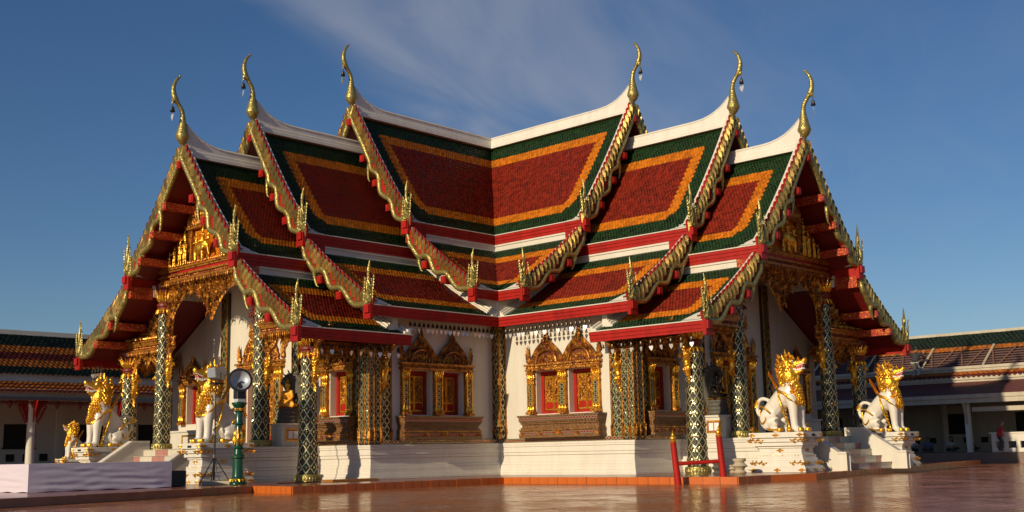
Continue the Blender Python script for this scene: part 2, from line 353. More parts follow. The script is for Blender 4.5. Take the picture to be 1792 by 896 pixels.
def deck(prof, s0, s1, sides=(1, -1), mi=(0, 1), th=0.13, name='roof_deck', parent=None, smin=None):
    m = MB()
    for sg in sides:
        for a, b in zip(prof, prof[1:]):
            t = (b - a) / np.linalg.norm(b - a); nn = np.array([-t[1], t[0]]); nn = nn if nn[1] > 0 else -nn
            a2 = a - nn * th; b2 = b - nn * th
            vs = [(s0, sg * a[0], a[1]), (s1, sg * a[0], a[1]), (s1, sg * b[0], b[1]), (s0, sg * b[0], b[1]),
                  (s0, sg * a2[0], a2[1]), (s1, sg * a2[0], a2[1]), (s1, sg * b2[0], b2[1]), (s0, sg * b2[0], b2[1])]
            m.add(vs, [(0, 1, 2, 3)], 0); m.add(vs, [(4, 7, 6, 5)], 1); m.add(vs, [(0, 4, 5, 1), (2, 6, 7, 3), (1, 5, 6, 2), (0, 3, 7, 4)], 1)
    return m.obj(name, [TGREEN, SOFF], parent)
TW, TE = 0.150, 0.138
def tiles(prof, smin, s1, colour, parent, start=0.0, tw=TW, te=TE, sg=1, end=0.0, names=('green_tiles', 'orange_tiles', 'red_tiles'), mats=None, mp=None):
    """real overlapping pointed tiles; smin(d) gives where a course begins (the valley), colour(dist from top, total, dist from the outer edge)"""
    L = Line2(prof); rows = int((L.L - start - end) / te)
    V = [[], [], []]
    base = np.array([[-.5, 0, 0.0], [.5, 0, 0.0], [.5, .68, .20], [0, 1.12, .24], [-.5, .68, .20], [.5, .68, 0], [0, 1.12, 0], [-.5, .68, 0]])
    base[:, 0] *= tw * 0.95; base[:, 1] *= te * 1.35; base[:, 2] *= te * 1.0
    for j in range(rows + 1):
        x = start + j * te; 
        if x > L.L - end: break
        p, t, nn = L.at(x); t = np.array(t); n2 = np.array([-t[1], t[0]]); n2 = n2 if n2[1] > 0 else -n2
        a = smin(p[0]); k = int((s1 - a) / tw)
        for q in range(k + 1):
            s = s1 - (q + 0.5 + 0.5 * (j % 2)) * tw
            if s < a - tw * .5: break
            c = colour(x, L.L, s1 - s)
            jj = base.copy(); jt = RNG.uniform(-0.006, 0.006); jj[:, 2] += jt; jj[2:4, 2] += RNG.uniform(-.006, .006)
            d = p[0] + jj[:, 1] * t[0] + jj[:, 2] * n2[0]; z = p[1] + jj[:, 1] * t[1] + jj[:, 2] * n2[1]
            V[c].append(np.stack([s + jj[:, 0], sg * d, z], 1))
    fac = np.array([0, 1, 2, 3, 4, 2, 5, 6, 3, 3, 6, 7, 4]); ls = np.array([0, 5, 9]); lt = np.array([5, 4, 4])
    res = []
    for c, (nm, mt) in enumerate(zip(names, mats or (TGREEN, TORANGE, TRED))):
        if not V[c]: continue
        vv = np.concatenate(V[c]); n = len(V[c]); me = bpy.data.meshes.new(nm)
        if mp is not None: vv = mp(vv)
        me.vertices.add(len(vv)); me.vertices.foreach_set('co', vv.astype(np.float32).ravel())
        li = (fac[None, :] + 8 * np.arange(n)[:, None]).ravel(); me.loops.add(len(li)); me.loops.foreach_set('vertex_index', li.astype(np.int32))
        st = (ls[None, :] + 13 * np.arange(n)[:, None]).ravel(); me.polygons.add(3 * n); me.polygons.foreach_set('loop_start', st.astype(np.int32))
        me.polygons.foreach_set('loop_total', np.tile(lt, n).astype(np.int32)); me.update(calc_edges=True); me.validate(); me.materials.append(mt)
        o = bpy.data.objects.new(nm, me); COL.objects.link(o); o.parent = parent; stuff(o); res.append(o)
    return res
def col_upper(inner):
    def f(x, L, e):
        # nested rectangles: green border, orange line, red field; the lower corner is chamfered
        top, bot = x, L - x
        ch = (e + bot) * 0.72
        if top < 0.92 or bot < 0.95 or e < 0.95 or ch < 1.75: return 0
        if top < 1.45 or bot < 1.45 or e < 1.50 or ch < 2.25: return 1
        return 2
    return f
def col_lower(x, L, e):
    top, bot = x, L - x; ch = (e + bot) * 0.72
    if top < 0.66 or bot < 1.00 or e < 0.80 or ch < 1.45: return 0
    if top < 1.16 or bot < 1.52 or e < 1.32 or ch < 1.88: return 1
    return 2
def bez(path, n=10): return catmull(path, n)
def board(p0, p1, sag, waves, L, parent, sgs=(1, -1), blades=22, th=0.5, name='bargeboard', hooks=()):
    """gable verge: saw-toothed red backing, upright gilt blades, a snaking naga body below"""
    B = Line2(sagline(p0, p1, sag, 14))
    def off(t):
        xs = [w[0] for w in waves]; ys = [w[1] for w in waves]
        i = 0
        while i < len(xs) - 2 and t > xs[i + 1]: i += 1
        u = (t - xs[i]) / (xs[i + 1] - xs[i]); u = min(max(u, 0), 1); u = u * u * (3 - 2 * u); return ys[i] + (ys[i + 1] - ys[i]) * u
    def at(t):
        p, tg, _ = B.at(t * B.L); n = np.array([tg[1], -tg[0]]); n = n if n[1] < 0 else -n      # inward, downward normal
        return p, tg, n
    for sg in sgs:
        bk = MB(); top = []; bot = []
        K = 48
        for k in range(K + 1):
            t = k / K; p, tg, n = at(t); top.append((sg * p[0], p[1])); q = p + n * off(t); bot.append((sg * q[0], q[1]))
        for k in range(K):
            bk.prism([top[k], top[k + 1], bot[k + 1], bot[k]], L - 0.06, L + 0.02, 0)
        nb = int(blades)
        gd = MB()
        dirv = np.array([0.10, 1.0]); dirv /= np.linalg.norm(dirv)
        for k in range(nb):
            t = (k + 0.6) / nb; p, tg, n = at(t); tip = p - n * 0.20
            ln = (off(t) + 0.14) / max(0.35, float(-dirv @ n)) * 0.92; ln = min(ln, 1.05) if th else ln; w = B.L / nb * 0.74 * abs(dirv[0] * tg[1] - dirv[1] * tg[0])
            base = tip - dirv * ln; sd = np.array([dirv[1], -dirv[0]])
            def P(a, b, s, k1=1.0): q = base + dirv * ln * a + sd * w * b * k1; return (s, sg * q[0], q[1])
            # red saw tooth behind, gilt blade with a raised rib in front
            bk.add([P(0, -.5, L + .03), P(0, .5, L + .03), P(.86, .62, L + .03), P(1.03, .05, L + .03), P(.9, -.5, L + .03), P(0, -.5, L - .05), P(0, .5, L - .05), P(.86, .62, L - .05), P(1.03, .05, L - .05), P(.9, -.5, L - .05)],
                   [(0, 1, 2, 3, 4), (9, 8, 7, 6, 5), (1, 6, 7, 2), (2, 7, 8, 3), (3, 8, 9, 4), (0, 4, 9, 5)], 0)
            gd.add([P(.02, -.36, L + .035), P(.02, .36, L + .035), P(.80, .46, L + .035), P(.97, .02, L + .05), P(.86, -.40, L + .035), P(.05, .02, L + .13), P(.5, .06, L + .16), P(.85, .03, L + .13)],
                   [(0, 1, 5), (1, 2, 6, 5), (2, 3, 7, 6), (0, 5, 6, 4), (6, 7, 3, 4)], 0)
        o = bk.obj('bargeboard', RED, parent); wing(o) if parent is temple else None
        stuff(gd.obj('gilt_blade', GLIT2, o))
        nb_ = MB(); path = []; rad = []
        for k in range(61):
            t = k / 60; p, tg, n = at(t); q = p + n * off(t); path.append((L + 0.04, sg * q[0], q[1])); rad.append(0.122 * (1.0 if t > 0.06 else 0.7))
        nb_.tube(path, rad, 8, up=(1, 0, 0), flat=1.0)
        for (t, ln) in hooks:
            p, tg, n = at(t); q = p + n * off(t)
            hp = [(L + 0.05, sg * (q[0] + tg[0] * a + n[0] * b), q[1] + tg[1] * a + n[1] * b) for a, b in ((0, -.02), (.10 * ln, .16 * ln), (.30 * ln, .34 * ln), (.62 * ln, .52 * ln), (.78 * ln, .50 * ln))]
            hp = [tuple(v) for v in catmull(hp, 5)]
            nb_.tube(hp, list(np.linspace(.13, .015, len(hp))), 7, up=(1, 0, 0))
        smooth_angle(nb_.obj('naga_body', GLIT, o), 60)
        # white verge coping on the roof behind the board
        wv = MB()
        for k in range(24):
            pa, _, na = at(k / 24); pb, _, n_b = at((k + 1) / 24)
            vs = []
            for p, n in ((pa, na), (pb, n_b)):
                for dn in (0.02, -0.10):
                    q = p - n * -dn
                    for s in (L - 0.24, L - 0.07): vs.append((s, sg * q[0], q[1]))
            wv.add(vs, [(0, 1, 5, 4), (2, 6, 7, 3), (0, 4, 6, 2), (1, 3, 7, 5)], 0)
        wv.obj('verge_coping', WHITE, o)
    return B, at, off
def crest(name, L, d, z, parent, h=1.75, sg=1):
    """hang hong: the upright flame that ends a bargeboard at the eave"""
    m = MB()
    for k, (dx, hh, w, ln) in enumerate(((0.0, 1.0, .26, .02), (-.06, .70, .20, -.005), (.04, .58, .18, .01), (-.10, .44, .19, -.01), (-.03, .86, .20, .0), (.07, .34, .16, .02), (-.15, .26, .16, -.02))):
        n = 8; path = []; rad = []
        for i in range(n + 1):
            t = i / n; path.append((L + 0.05 + 0.05 * math.sin(t * 3 + k), sg * (d + dx + ln * math.sin(t * 2.6) * 2 * t + 0.03 * math.sin(t * 7 + k)), z + hh * h * t)); rad.append(w * .62 * (1 - t) ** 0.75 * (0.75 + .25 * math.sin(t * 9 + k)) + 0.012)
        m.tube(path, rad, 6, flat=0.8)
    for k in range(16):
        t = k / 16; m.leaf((L + .10, sg * (d - .28 + .5 * (k % 2) + .1 * t), z + .05 + t * h * .55), (0, 0, 1), (0, 1, 0), (1, 0, 0), .22, .09, curl=.3)
    m.ball((L + 0.04, sg * (d - 0.06), z + 0.06), (.11, .20, .16), 10, 7)
    return m.obj('eave_crest', GLIT, parent)
def chofa(L, z, parent):
    m = MB()
    prof = [(0.02, -.04), (.17, .10), (.27, .28), (.285, .36), (.24, .50), (.185, .72), (.135, .95), (.10, 1.2)]
    m.lathe(prof, 14, (L + 0.02, 0, z))
    ctr = [(0.02, 1.15), (.08, 1.42), (.24, 1.66), (.38, 1.84), (.47, 2.08), (.48, 2.32), (.40, 2.58), (.28, 2.76), (.20, 2.84)]
    P = [(L + a, 0, z + b) for a, b in ctr]; P = [tuple(p) for p in catmull(P, 5)]; n = len(P)
    rad = [np.interp(i / (n - 1), (0, .25, .4, .55, .8, 1), (.10, .085, .12, .10, .065, .04)) for i in range(n)]
    m.tube(P, rad, 8, up=(0, 1, 0)); m.ball((L + .19, 0, z + 2.86), (.05, .04, .05), 8, 6)
    m.ball((L + .44, 0, z + 1.80), (.10, .07, .12), 8, 6); m.leaf((L + .48, 0, z + 1.78), (.3, 0, -.95), (0, 1, 0), (1, 0, .2), .20, .12)
    m.leaf((L + .44, 0, z + 1.9), (.6, 0, .8), (0, 1, 0), (1, 0, 0), .16, .10)
    for k in range(14):
        a = 2 * math.pi * k / 14; m.leaf((L + .02 + .22 * math.cos(a), .22 * math.sin(a), z + .33), (0, 0, -1), (-math.sin(a), math.cos(a), 0), (math.cos(a), math.sin(a), 0), .13, .11, curl=-.1)
    return smooth_angle(m.obj('ridge_finial', GLIT, parent), 50)
def ridge(L, s0, z, parent):
    """white ridge cap that sweeps up to the finial"""
    m = MB(); st = [s0, L - 2.4, L - 1.9, L - 1.5, L - 1.15, L - .85, L - .6, L - .4, L - .22, L - .12]
    def top(s):
        e = L - s; return z + (0 if e > 2.4 else 0.95 * ((2.4 - e) / 2.4) ** 3.2) - 0.02
    secs = []
    for s in st:
        zt = top(s); zb = z - 0.62; w = 0.15 if L - s > .8 else 0.15 - 0.06 * (0.8 - (L - s))
        secs.append([(-.27, zb), (-.27, zb + .13), (-.21, zb + .16), (-.21, zb + .28), (-.15, zb + .32), (-w, zt - .10), (-w - .03, zt - .06), (-w, zt), (w, zt), (w + .03, zt - .06), (w, zt - .10), (.15, zb + .32), (.21, zb + .28), (.21, zb + .16), (.27, zb + .13), (.27, zb)])
    n = len(secs[0]); vs = [(s, a, b) for s, sc in zip(st, secs) for a, b in sc]; fs = []
    for i in range(len(st) - 1):
        for k in range(n): k2 = (k + 1) % n; fs.append((i * n + k, i * n + k2, (i + 1) * n + k2, (i + 1) * n + k))
    fs += [tuple(range(n - 1, -1, -1)), tuple(range((len(st) - 1) * n, len(st) * n))]
    m.add(vs, fs); return m.obj('ridge_cap', WHITE2, parent)
def fascia(s0, s1, d, z, parent, h=0.42, sg=1, end=True):
    m = MB()
    def b(w0, w1, z0, z1, mi=0, a=0.0):
        y0, y1 = sorted((sg * (d + w0), sg * (d + w1))); m.box(s0 - a, s1 + a * 0, y0, y1, z0, z1, mi)
    b(-.10, .10, z - .13, z - .002); b(-.09, .065, z - .27, z - .132); b(-.08, .035, z - h, z - .272); b(-.12, .13, z, z + .035, 1)
    o = m.obj('fascia', [RED, WHITE], parent)
    if end:
        e = MB(); y0, y1 = sorted((sg * (d - .28), sg * (d + .14))); e.box(s1 + .0, s1 + .16, y0, y1, z - h - .14, z + .03)
        y0, y1 = sorted((sg * (d - .16), sg * (d + .12))); e.box(s1 - .02, s1 + .24, y0, y1, z - .30, z - .01); e.obj('fascia_end_block', RED, o)
    return o
def wave_u(): return [(0, .26), (.12, .30), (.30, .31), (.44, .36), (.50, .50), (.575, .29), (.69, .62), (.80, .34), (.90, .54), (1.0, .22)]
def wave_l(): return [(0, .22), (.12, .50), (.26, .60), (.36, .28), (.52, .60), (.64, .32), (.82, .52), (1.0, .18)]
for i in (1, 2, 3):
    L = Ls[i]; up = upper_profile(i); lo = lower_profile(i); s0u = -3.5 if i == 1 else GW[i - 1] - 0.3
    s_lo0 = {1: -3.5, 2: 7.9, 3: 12.9}[i]
    if i == 2: s_lo0 = 7.97
    RU = {sg: wing(deck(up, s0u, L - 0.05, sides=(sg,), name='upper_roof', parent=temple)) for sg in (1, -1)}
    RL = {sg: wing(deck(lo, {1: 0, 2: 7.7, 3: 12.9}[i], L - 0.05, sides=(sg,), name='lower_roof', parent=temple)) for sg in (1, -1)}
    ru = RU[1]; rl = RL[1]
    vu = (lambda d: d) if i == 1 else (lambda d, q=GW[i - 1]: q)
    vl = (lambda d: d) if i == 1 else (lambda d, q={2: 7.98, 3: 12.95}[i]: max(q, d) if i == 2 else q)
    tiles(up, vu, L - 0.20, col_upper(i), ru, start=0.30, end=.12)
    tiles(lo, vl, L - 0.20, col_lower, rl, start=0.05, end=.12)
    ridge(L, {1: 0, 2: 7.8, 3: 13.2}[i], Rz[i] + 0.10, ru)
    chofa(L, Rz[i], ru)
    pl = MB(); pl.prism([(0, Rz[i] + .12), (.16, Rz[i] - .12), (.26, Rz[i] - .5), (0, Rz[i] - .66), (-.26, Rz[i] - .5), (-.16, Rz[i] - .12)], L - .05, L + .05); pl.obj('apex_plate', GLIT2, ru)
    hk = [(.46, .95)]
    for sg in (1, -1):
        ru = RU[sg]; rl = RL[sg]
        board((0, Rz[i]), (Ad[i] + .06, Uz[i] + .10), .20, wave_u(), L, ru, sgs=(sg,), blades={1: 21, 2: 20, 3: 18}[i], hooks=hk)
        board((Ad[i] + .10, Uz[i] - .35), (Cd[i] + .05, Lz[i] + .12), .12, wave_l(), L, rl, sgs=(sg,), blades=17, hooks=[(.27, .75)])
        crest('c', L, Ad[i] - .02, Uz[i] + .08, ru, sg=sg); crest('c', L, Cd[i] - .05, Lz[i] + .08, rl, sg=sg, h=1.6)
        su = Ad[1] if i == 1 else GW[i - 1]; sl = {1: Cd[1], 2: Cd[2], 3: 12.86}[i]
        if sg == -1: su, sl = max(su, 6), max(sl, 8)
        fascia(su, L, Ad[i], Uz[i], ru, sg=sg); fascia(sl, L, Cd[i], Lz[i], rl, h=.38, sg=sg)
        # little white wedge block behind each crest
        for (dd, zz, par) in ((Ad[i], Uz[i], ru), (Cd[i], Lz[i], rl)):
            wb = MB()
            vs = [(L - .95, sg * (dd + .08), zz + .05), (L - .95, sg * (dd - .12), zz + .13), (L - .1, sg * (dd + .1), zz + .06), (L - .1, sg * (dd - .30), zz + .42), (L - .55, sg * (dd - .25), zz + .30), (L - .1, sg * (dd - .30), zz + .0), (L - .95, sg * (dd - .1), zz)]
            wb.add(vs, [(0, 2, 3, 4, 1), (0, 6, 5, 2), (2, 5, 3), (1, 4, 3, 5, 6), (0, 1, 6)])
            wb.obj('verge_foot', WHITE, par)
        # white band between the two slopes
        bd = MB(); a = Ad[i]; y0, y1 = sorted((sg * (a - .22), sg * (a - .03))); bd.box(su + (0 if i > 1 else -.25), L - OVER + .3, y0, y1, Uz[i] - .80, Uz[i] - .30)
        y0, y1 = sorted((sg * (a - .22), sg * (a + .02))); bd.box(su, L - OVER + .32, y0, y1, Uz[i] - .50, Uz[i] - .425); bd.obj('white_band', WHITE, ru)
        bd = MB(); y0, y1 = sorted((sg * (a - .2), sg * (a + .03))); bd.box(L - OVER + .33, L - .02, y0, y1, Uz[i] - .92, Uz[i] - .43); bd.obj('verge_board', STENC if i == 3 else RED, ru)
        # purlins, their red ends showing through the bargeboards
        for (prof, tt, par) in ((up, (.06, .36, .585, .81), ru), (lo, (.36, .64), rl)):
            P = Line2(prof)
            for t in tt:
                if t == .06 and sg == -1: continue
                p, tg, n = P.at(t * P.L); tn = np.array([tg[1], -tg[0]]); tn = tn if tn[1] < 0 else -tn
                c = p + tn * (.44 if prof is up else .36); hw = .15
                if t == .06: c = np.array([0.0, Rz[i] - .86])
                pm = MB(); pm.prism([(sg * (c[0] - hw), c[1] - hw), (sg * (c[0] + hw), c[1] - hw), (sg * (c[0] + hw), c[1] + hw), (sg * (c[0] - hw), c[1] + hw)], L - OVER - .1, L + .17)
                pm.prism([(sg * (c[0] - .10), c[1] - .10), (sg * (c[0] + .10), c[1] - .10), (sg * (c[0] + .10), c[1] + .10), (sg * (c[0] - .10), c[1] + .10)], L + .17, L + .20)
                pm.obj('purlin', STENC if (i == 3 and sg == -1) else RED, par)
    if i < 3:
        # gable wall closing the upper tier above the next roof
        g = GW[i]; a, c = Ad[i], Cd[i]; m = MB()
        half = [(0, Rz[i] - .62)] + [(p[0] - .0, p[1] - .16) for p in up[1:-1]] + [(a - .22, Uz[i] - .5)] + [(p[0], p[1] - .15) for p in lo[1:-1]] + [(c - .34, Lz[i] - .02), (c - .34, Lz[i + 1] + .1)]
        poly = half + [(-x, z) for x, z in half[::-1]][:-1]
        m.prism(poly, g - .25, g); wing(m.obj('gable_wall', WHITE, temple))
        # stepped coping where the lower roof meets that wall
        nx = lower_profile(i + 1); s_c = {1: 7.95, 2: 13.35}[i]
        for sg in (1, -1):
            cp = MB()
            for (w0, w1, hh) in ((0, .10, .26), (.10, .20, .18), (.20, .28, .10)):
                for p, q in zip(nx, nx[1:]):
                    if p[0] > Cd[i] - .05 and False: continue
                    if p[0] > Cd[i] - .45: continue
                    cp.prism([(sg * p[0], p[1]), (sg * q[0], q[1]), (sg * q[0], q[1] + hh), (sg * p[0], p[1] + hh)], s_c + w0, s_c + w1)
            cp.obj('roof_coping', WHITE, RL[sg])
# end roll of the outermost lower roof, which starts below the middle tier's eave
nx = Line2(lower_profile(3))
for sg in (1, -1):
    cp = MB()
    pts = [nx.at(nx.L * t)[0] for t in (.45, .6, .75, .9, .995)]
    for p, q in zip(pts, pts[1:]):
        cp.prism([(sg * p[0], p[1] - .1), (sg * q[0], q[1] - .1), (sg * q[0], q[1] + .20), (sg * p[0], p[1] + .20)], 12.84, 12.96)
        cp.prism([(sg * p[0], p[1] - .1), (sg * q[0], q[1] - .1), (sg * q[0], q[1] + .12), (sg * p[0], p[1] + .12)], 12.96, 13.12)
    cp.obj('end_coping', WHITE, RL[sg])

# ------------------------------------------------------------------ plinth, walls
def side_fr(w0=WB):      # u along the wing, v up, w outward (+d)
    return lambda u, v, w: (u, w0 + w, v)
def side_fr_n(w0=WB):
    return lambda u, v, w: (u, -w0 - w, v)
def end_fr(w0=LB):       # u across, v up, w outward (+s)
    return lambda u, v, w: (w0 + w, u, v)
def FMB(fr): m = MB(); m.T = fr; return m
PL = [(0, .10, .20), (.10, .20, .15), (.20, .42, .10), (.42, .52, .06), (.52, .78, .02), (.78, .90, .07), (.90, 1.12, .11), (1.12, 1.20, .15), (1.20, 1.29, .17)]
m = MB()
for z0, z1, o in PL: m.box(7.0, LB + o, -7.06 - o, 7.06 + o, z0, z1)
wing(m.obj('plinth', WHITE2, temple, bevel=0.012))
m = MB()
for z0, z1, o in PL: m.box(LB, 17.78 + o, -4.0 - o, 4.0 + o, z0, z1 - 0.004 if z1 < 1.28 else 1.29)
wing(m.obj('porch_plinth', WHITE2, temple, bevel=0.012))
def lattice(fr, u0, u1, v0, v1, nu, nv, parent, name='mosaic_lattice', w=0.012, lw=0.022, back=DGLASS, line=SILV, gem=GGLASS, depth=0.03, gems=True):
    """hexagon net of mirror strips over dark glass with a cut-glass lozenge in each cell; one mesh, too fine to pick apart"""
    m = FMB(fr); du = (u1 - u0) / nu; dv = (v1 - v0) / nv
    m.add([(u0, v0, 0), (u1, v0, 0), (u1, v1, 0), (u0, v1, 0)], [(0, 1, 2, 3)], 0)
    for j in range(nv):
        for i in range(nu):
            cu = u0 + (i + .5) * du; cv = v0 + (j + .5) * dv; a = du / 2; b = dv / 2
            pts = [(cu, cv + b), (cu + a, cv), (cu, cv - b), (cu - a, cv)]
            for k in range(4):
                p = np.array(pts[k]); q = np.array(pts[(k + 1) % 4]); t = q - p; t = t / np.linalg.norm(t); n = np.array([-t[1], t[0]]) * lw
                m.add([(*(p + n), w), (*(q + n), w), (*(q - n), w), (*(p - n), w)], [(0, 1, 2, 3)], 1)
            if gems:
                s = .60; jx = random.uniform(-.15, .15) * a; jy = random.uniform(-.15, .15) * b
                m.add([(cu, cv + b * s, .004), (cu + a * s, cv, .004), (cu, cv - b * s, .004), (cu - a * s, cv, .004), (cu + jx, cv + jy, depth)], [(0, 4, 1), (1, 4, 2), (2, 4, 3), (3, 4, 0)], 2)
                r = lw * 1.3; m.add([(cu + a, cv - r, w + .006), (cu + a + r, cv, w + .006), (cu + a, cv + r, w + .006), (cu + a - r, cv, w + .006)], [(0, 1, 2, 3)], 3)
    return stuff(m.obj(name, [back, line, gem, RGLASS], parent))
def leaf_rows(m, fr, u0, u1, v, w, n, h, wd, up=1, curl=.2, mi=0):
    """a frieze of upright (or hanging) flame leaves"""
    T = m.T; m.T = None
    for i in range(n):
        u = u0 + (i + .5) * (u1 - u0) / n
        p = Vector(fr(u, v, w)); U = Vector(fr(u, v + up, w)) - p; S = Vector(fr(u + 1, v, w)) - p; O = Vector(fr(u, v, w + 1)) - p
        m.leaf(p, U, S, O, h * random.uniform(.9, 1.1), wd, 0, curl, mi)
    m.T = T
def carve(fr, inside, u0, u1, v0, v1, step, size, w, seed=1, lean=0.6, mats=None, dirf=None, m=None, jit=.35, th=.35, curl=.2):
    """scatter curling gilt leaves over a shape: carved gilt woodwork"""
    rn = random.Random(seed); m = m or MB(); nv = int((v1 - v0) / step); nu = int((u1 - u0) / step)
    for j in range(nv + 1):
        for i in range(nu + 1):
            u = u0 + (i + .5 * (j % 2) + rn.uniform(-jit, jit)) * step; v = v0 + (j + rn.uniform(-jit, jit)) * step
            if not inside(u, v): continue
            p = Vector(fr(u, v, w)); U = Vector(fr(u, v + 1, w)) - p; S = Vector(fr(u + 1, v, w)) - p; O = Vector(fr(u, v, w + 1)) - p
            a = rn.uniform(-lean, lean) + (dirf(u, v) if dirf else 0)
            s = size * rn.uniform(.7, 1.3)
            m.leaf(p, U * math.cos(a) + S * math.sin(a), S * math.cos(a) - U * math.sin(a), O, s, s * .55, rn.uniform(-.3, .3), curl, 0, th)
    return m
def wall(fr, u0, u1, v0, v1, holes, th, name, parent=temple, material=WHITE):
    us = sorted({u0, u1, *[h[0] for h in holes], *[h[1] for h in holes]}); vs = sorted({v0, v1, *[h[2] for h in holes], *[h[3] for h in holes]})
    m = FMB(fr)
    for a, b in zip(us, us[1:]):
        run = None
        for c, d in zip(vs, vs[1:]):
            cu, cv = (a + b) / 2, (c + d) / 2
            if any(h[0] < cu < h[1] and h[2] < cv < h[3] for h in holes):
                if run: m.box(a, b, run[0], run[1], -th, 0); run = None
            else: run = (run[0], d) if run else (c, d)
        if run: m.box(a, b, run[0], run[1], -th, 0)
    return wing(m.obj(name, material, parent))
W1 = (9.12, 10.36, 2.42, 4.14); W2 = (10.86, 12.12, 2.42, 4.14)
wall(side_fr(), 6.6, 12.9, 1.0, 6.85, [W1, W2], .62, 'side_wall'); wall(side_fr(), 12.9, LB, 1.0, 5.66, [], .62, 'side_wall')
wall(side_fr_n(), 6.6, 12.9, 1.0, 6.85, [W1, W2], .62, 'side_wall'); wall(side_fr_n(), 12.9, LB, 1.0, 5.66, [], .62, 'side_wall')
EW = [(4.62, 5.78, 2.42, 4.14), (-5.78, -4.62, 2.42, 4.14), (-1.0, 1.0, 1.3, 4.6)]
ew = wall(end_fr(), -7.0, 7.0, 1.0, 5.62, EW, .5, 'end_wall')
m = MB(); m.prism([(-7, 5.62), (7, 5.62), (3.9, 7.45), (3.6, 8.7), (-3.6, 8.7), (-3.9, 7.45)], LB - .5, LB); m.obj('wall_gable', WHITE, ew)
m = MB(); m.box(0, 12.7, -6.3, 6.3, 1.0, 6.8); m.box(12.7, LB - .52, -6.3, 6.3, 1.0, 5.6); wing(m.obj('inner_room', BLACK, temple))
# mosaic skirting on top of the plinth
SK = wing(FMB(side_fr()).obj('x', WHITE, temple)) if False else None
def skirting(fr, u0, u1):
    m = FMB(fr); m.box(u0, u1, 1.29, 1.46, -.05, .10); o = wing(m.obj('mosaic_skirting', MAROON, temple))
    f2 = lambda u, v, w, fr=fr: fr(u, v, w + .102)
    lattice(f2, u0, u1, 1.30, 1.45, int((u1 - u0) / .17), 1, o, gem=RGLASS, line=SILV, lw=.018, depth=.015)
    return o
skirting(side_fr(), 7.25, 14.1); skirting(end_fr(), 3.95, 7.04)
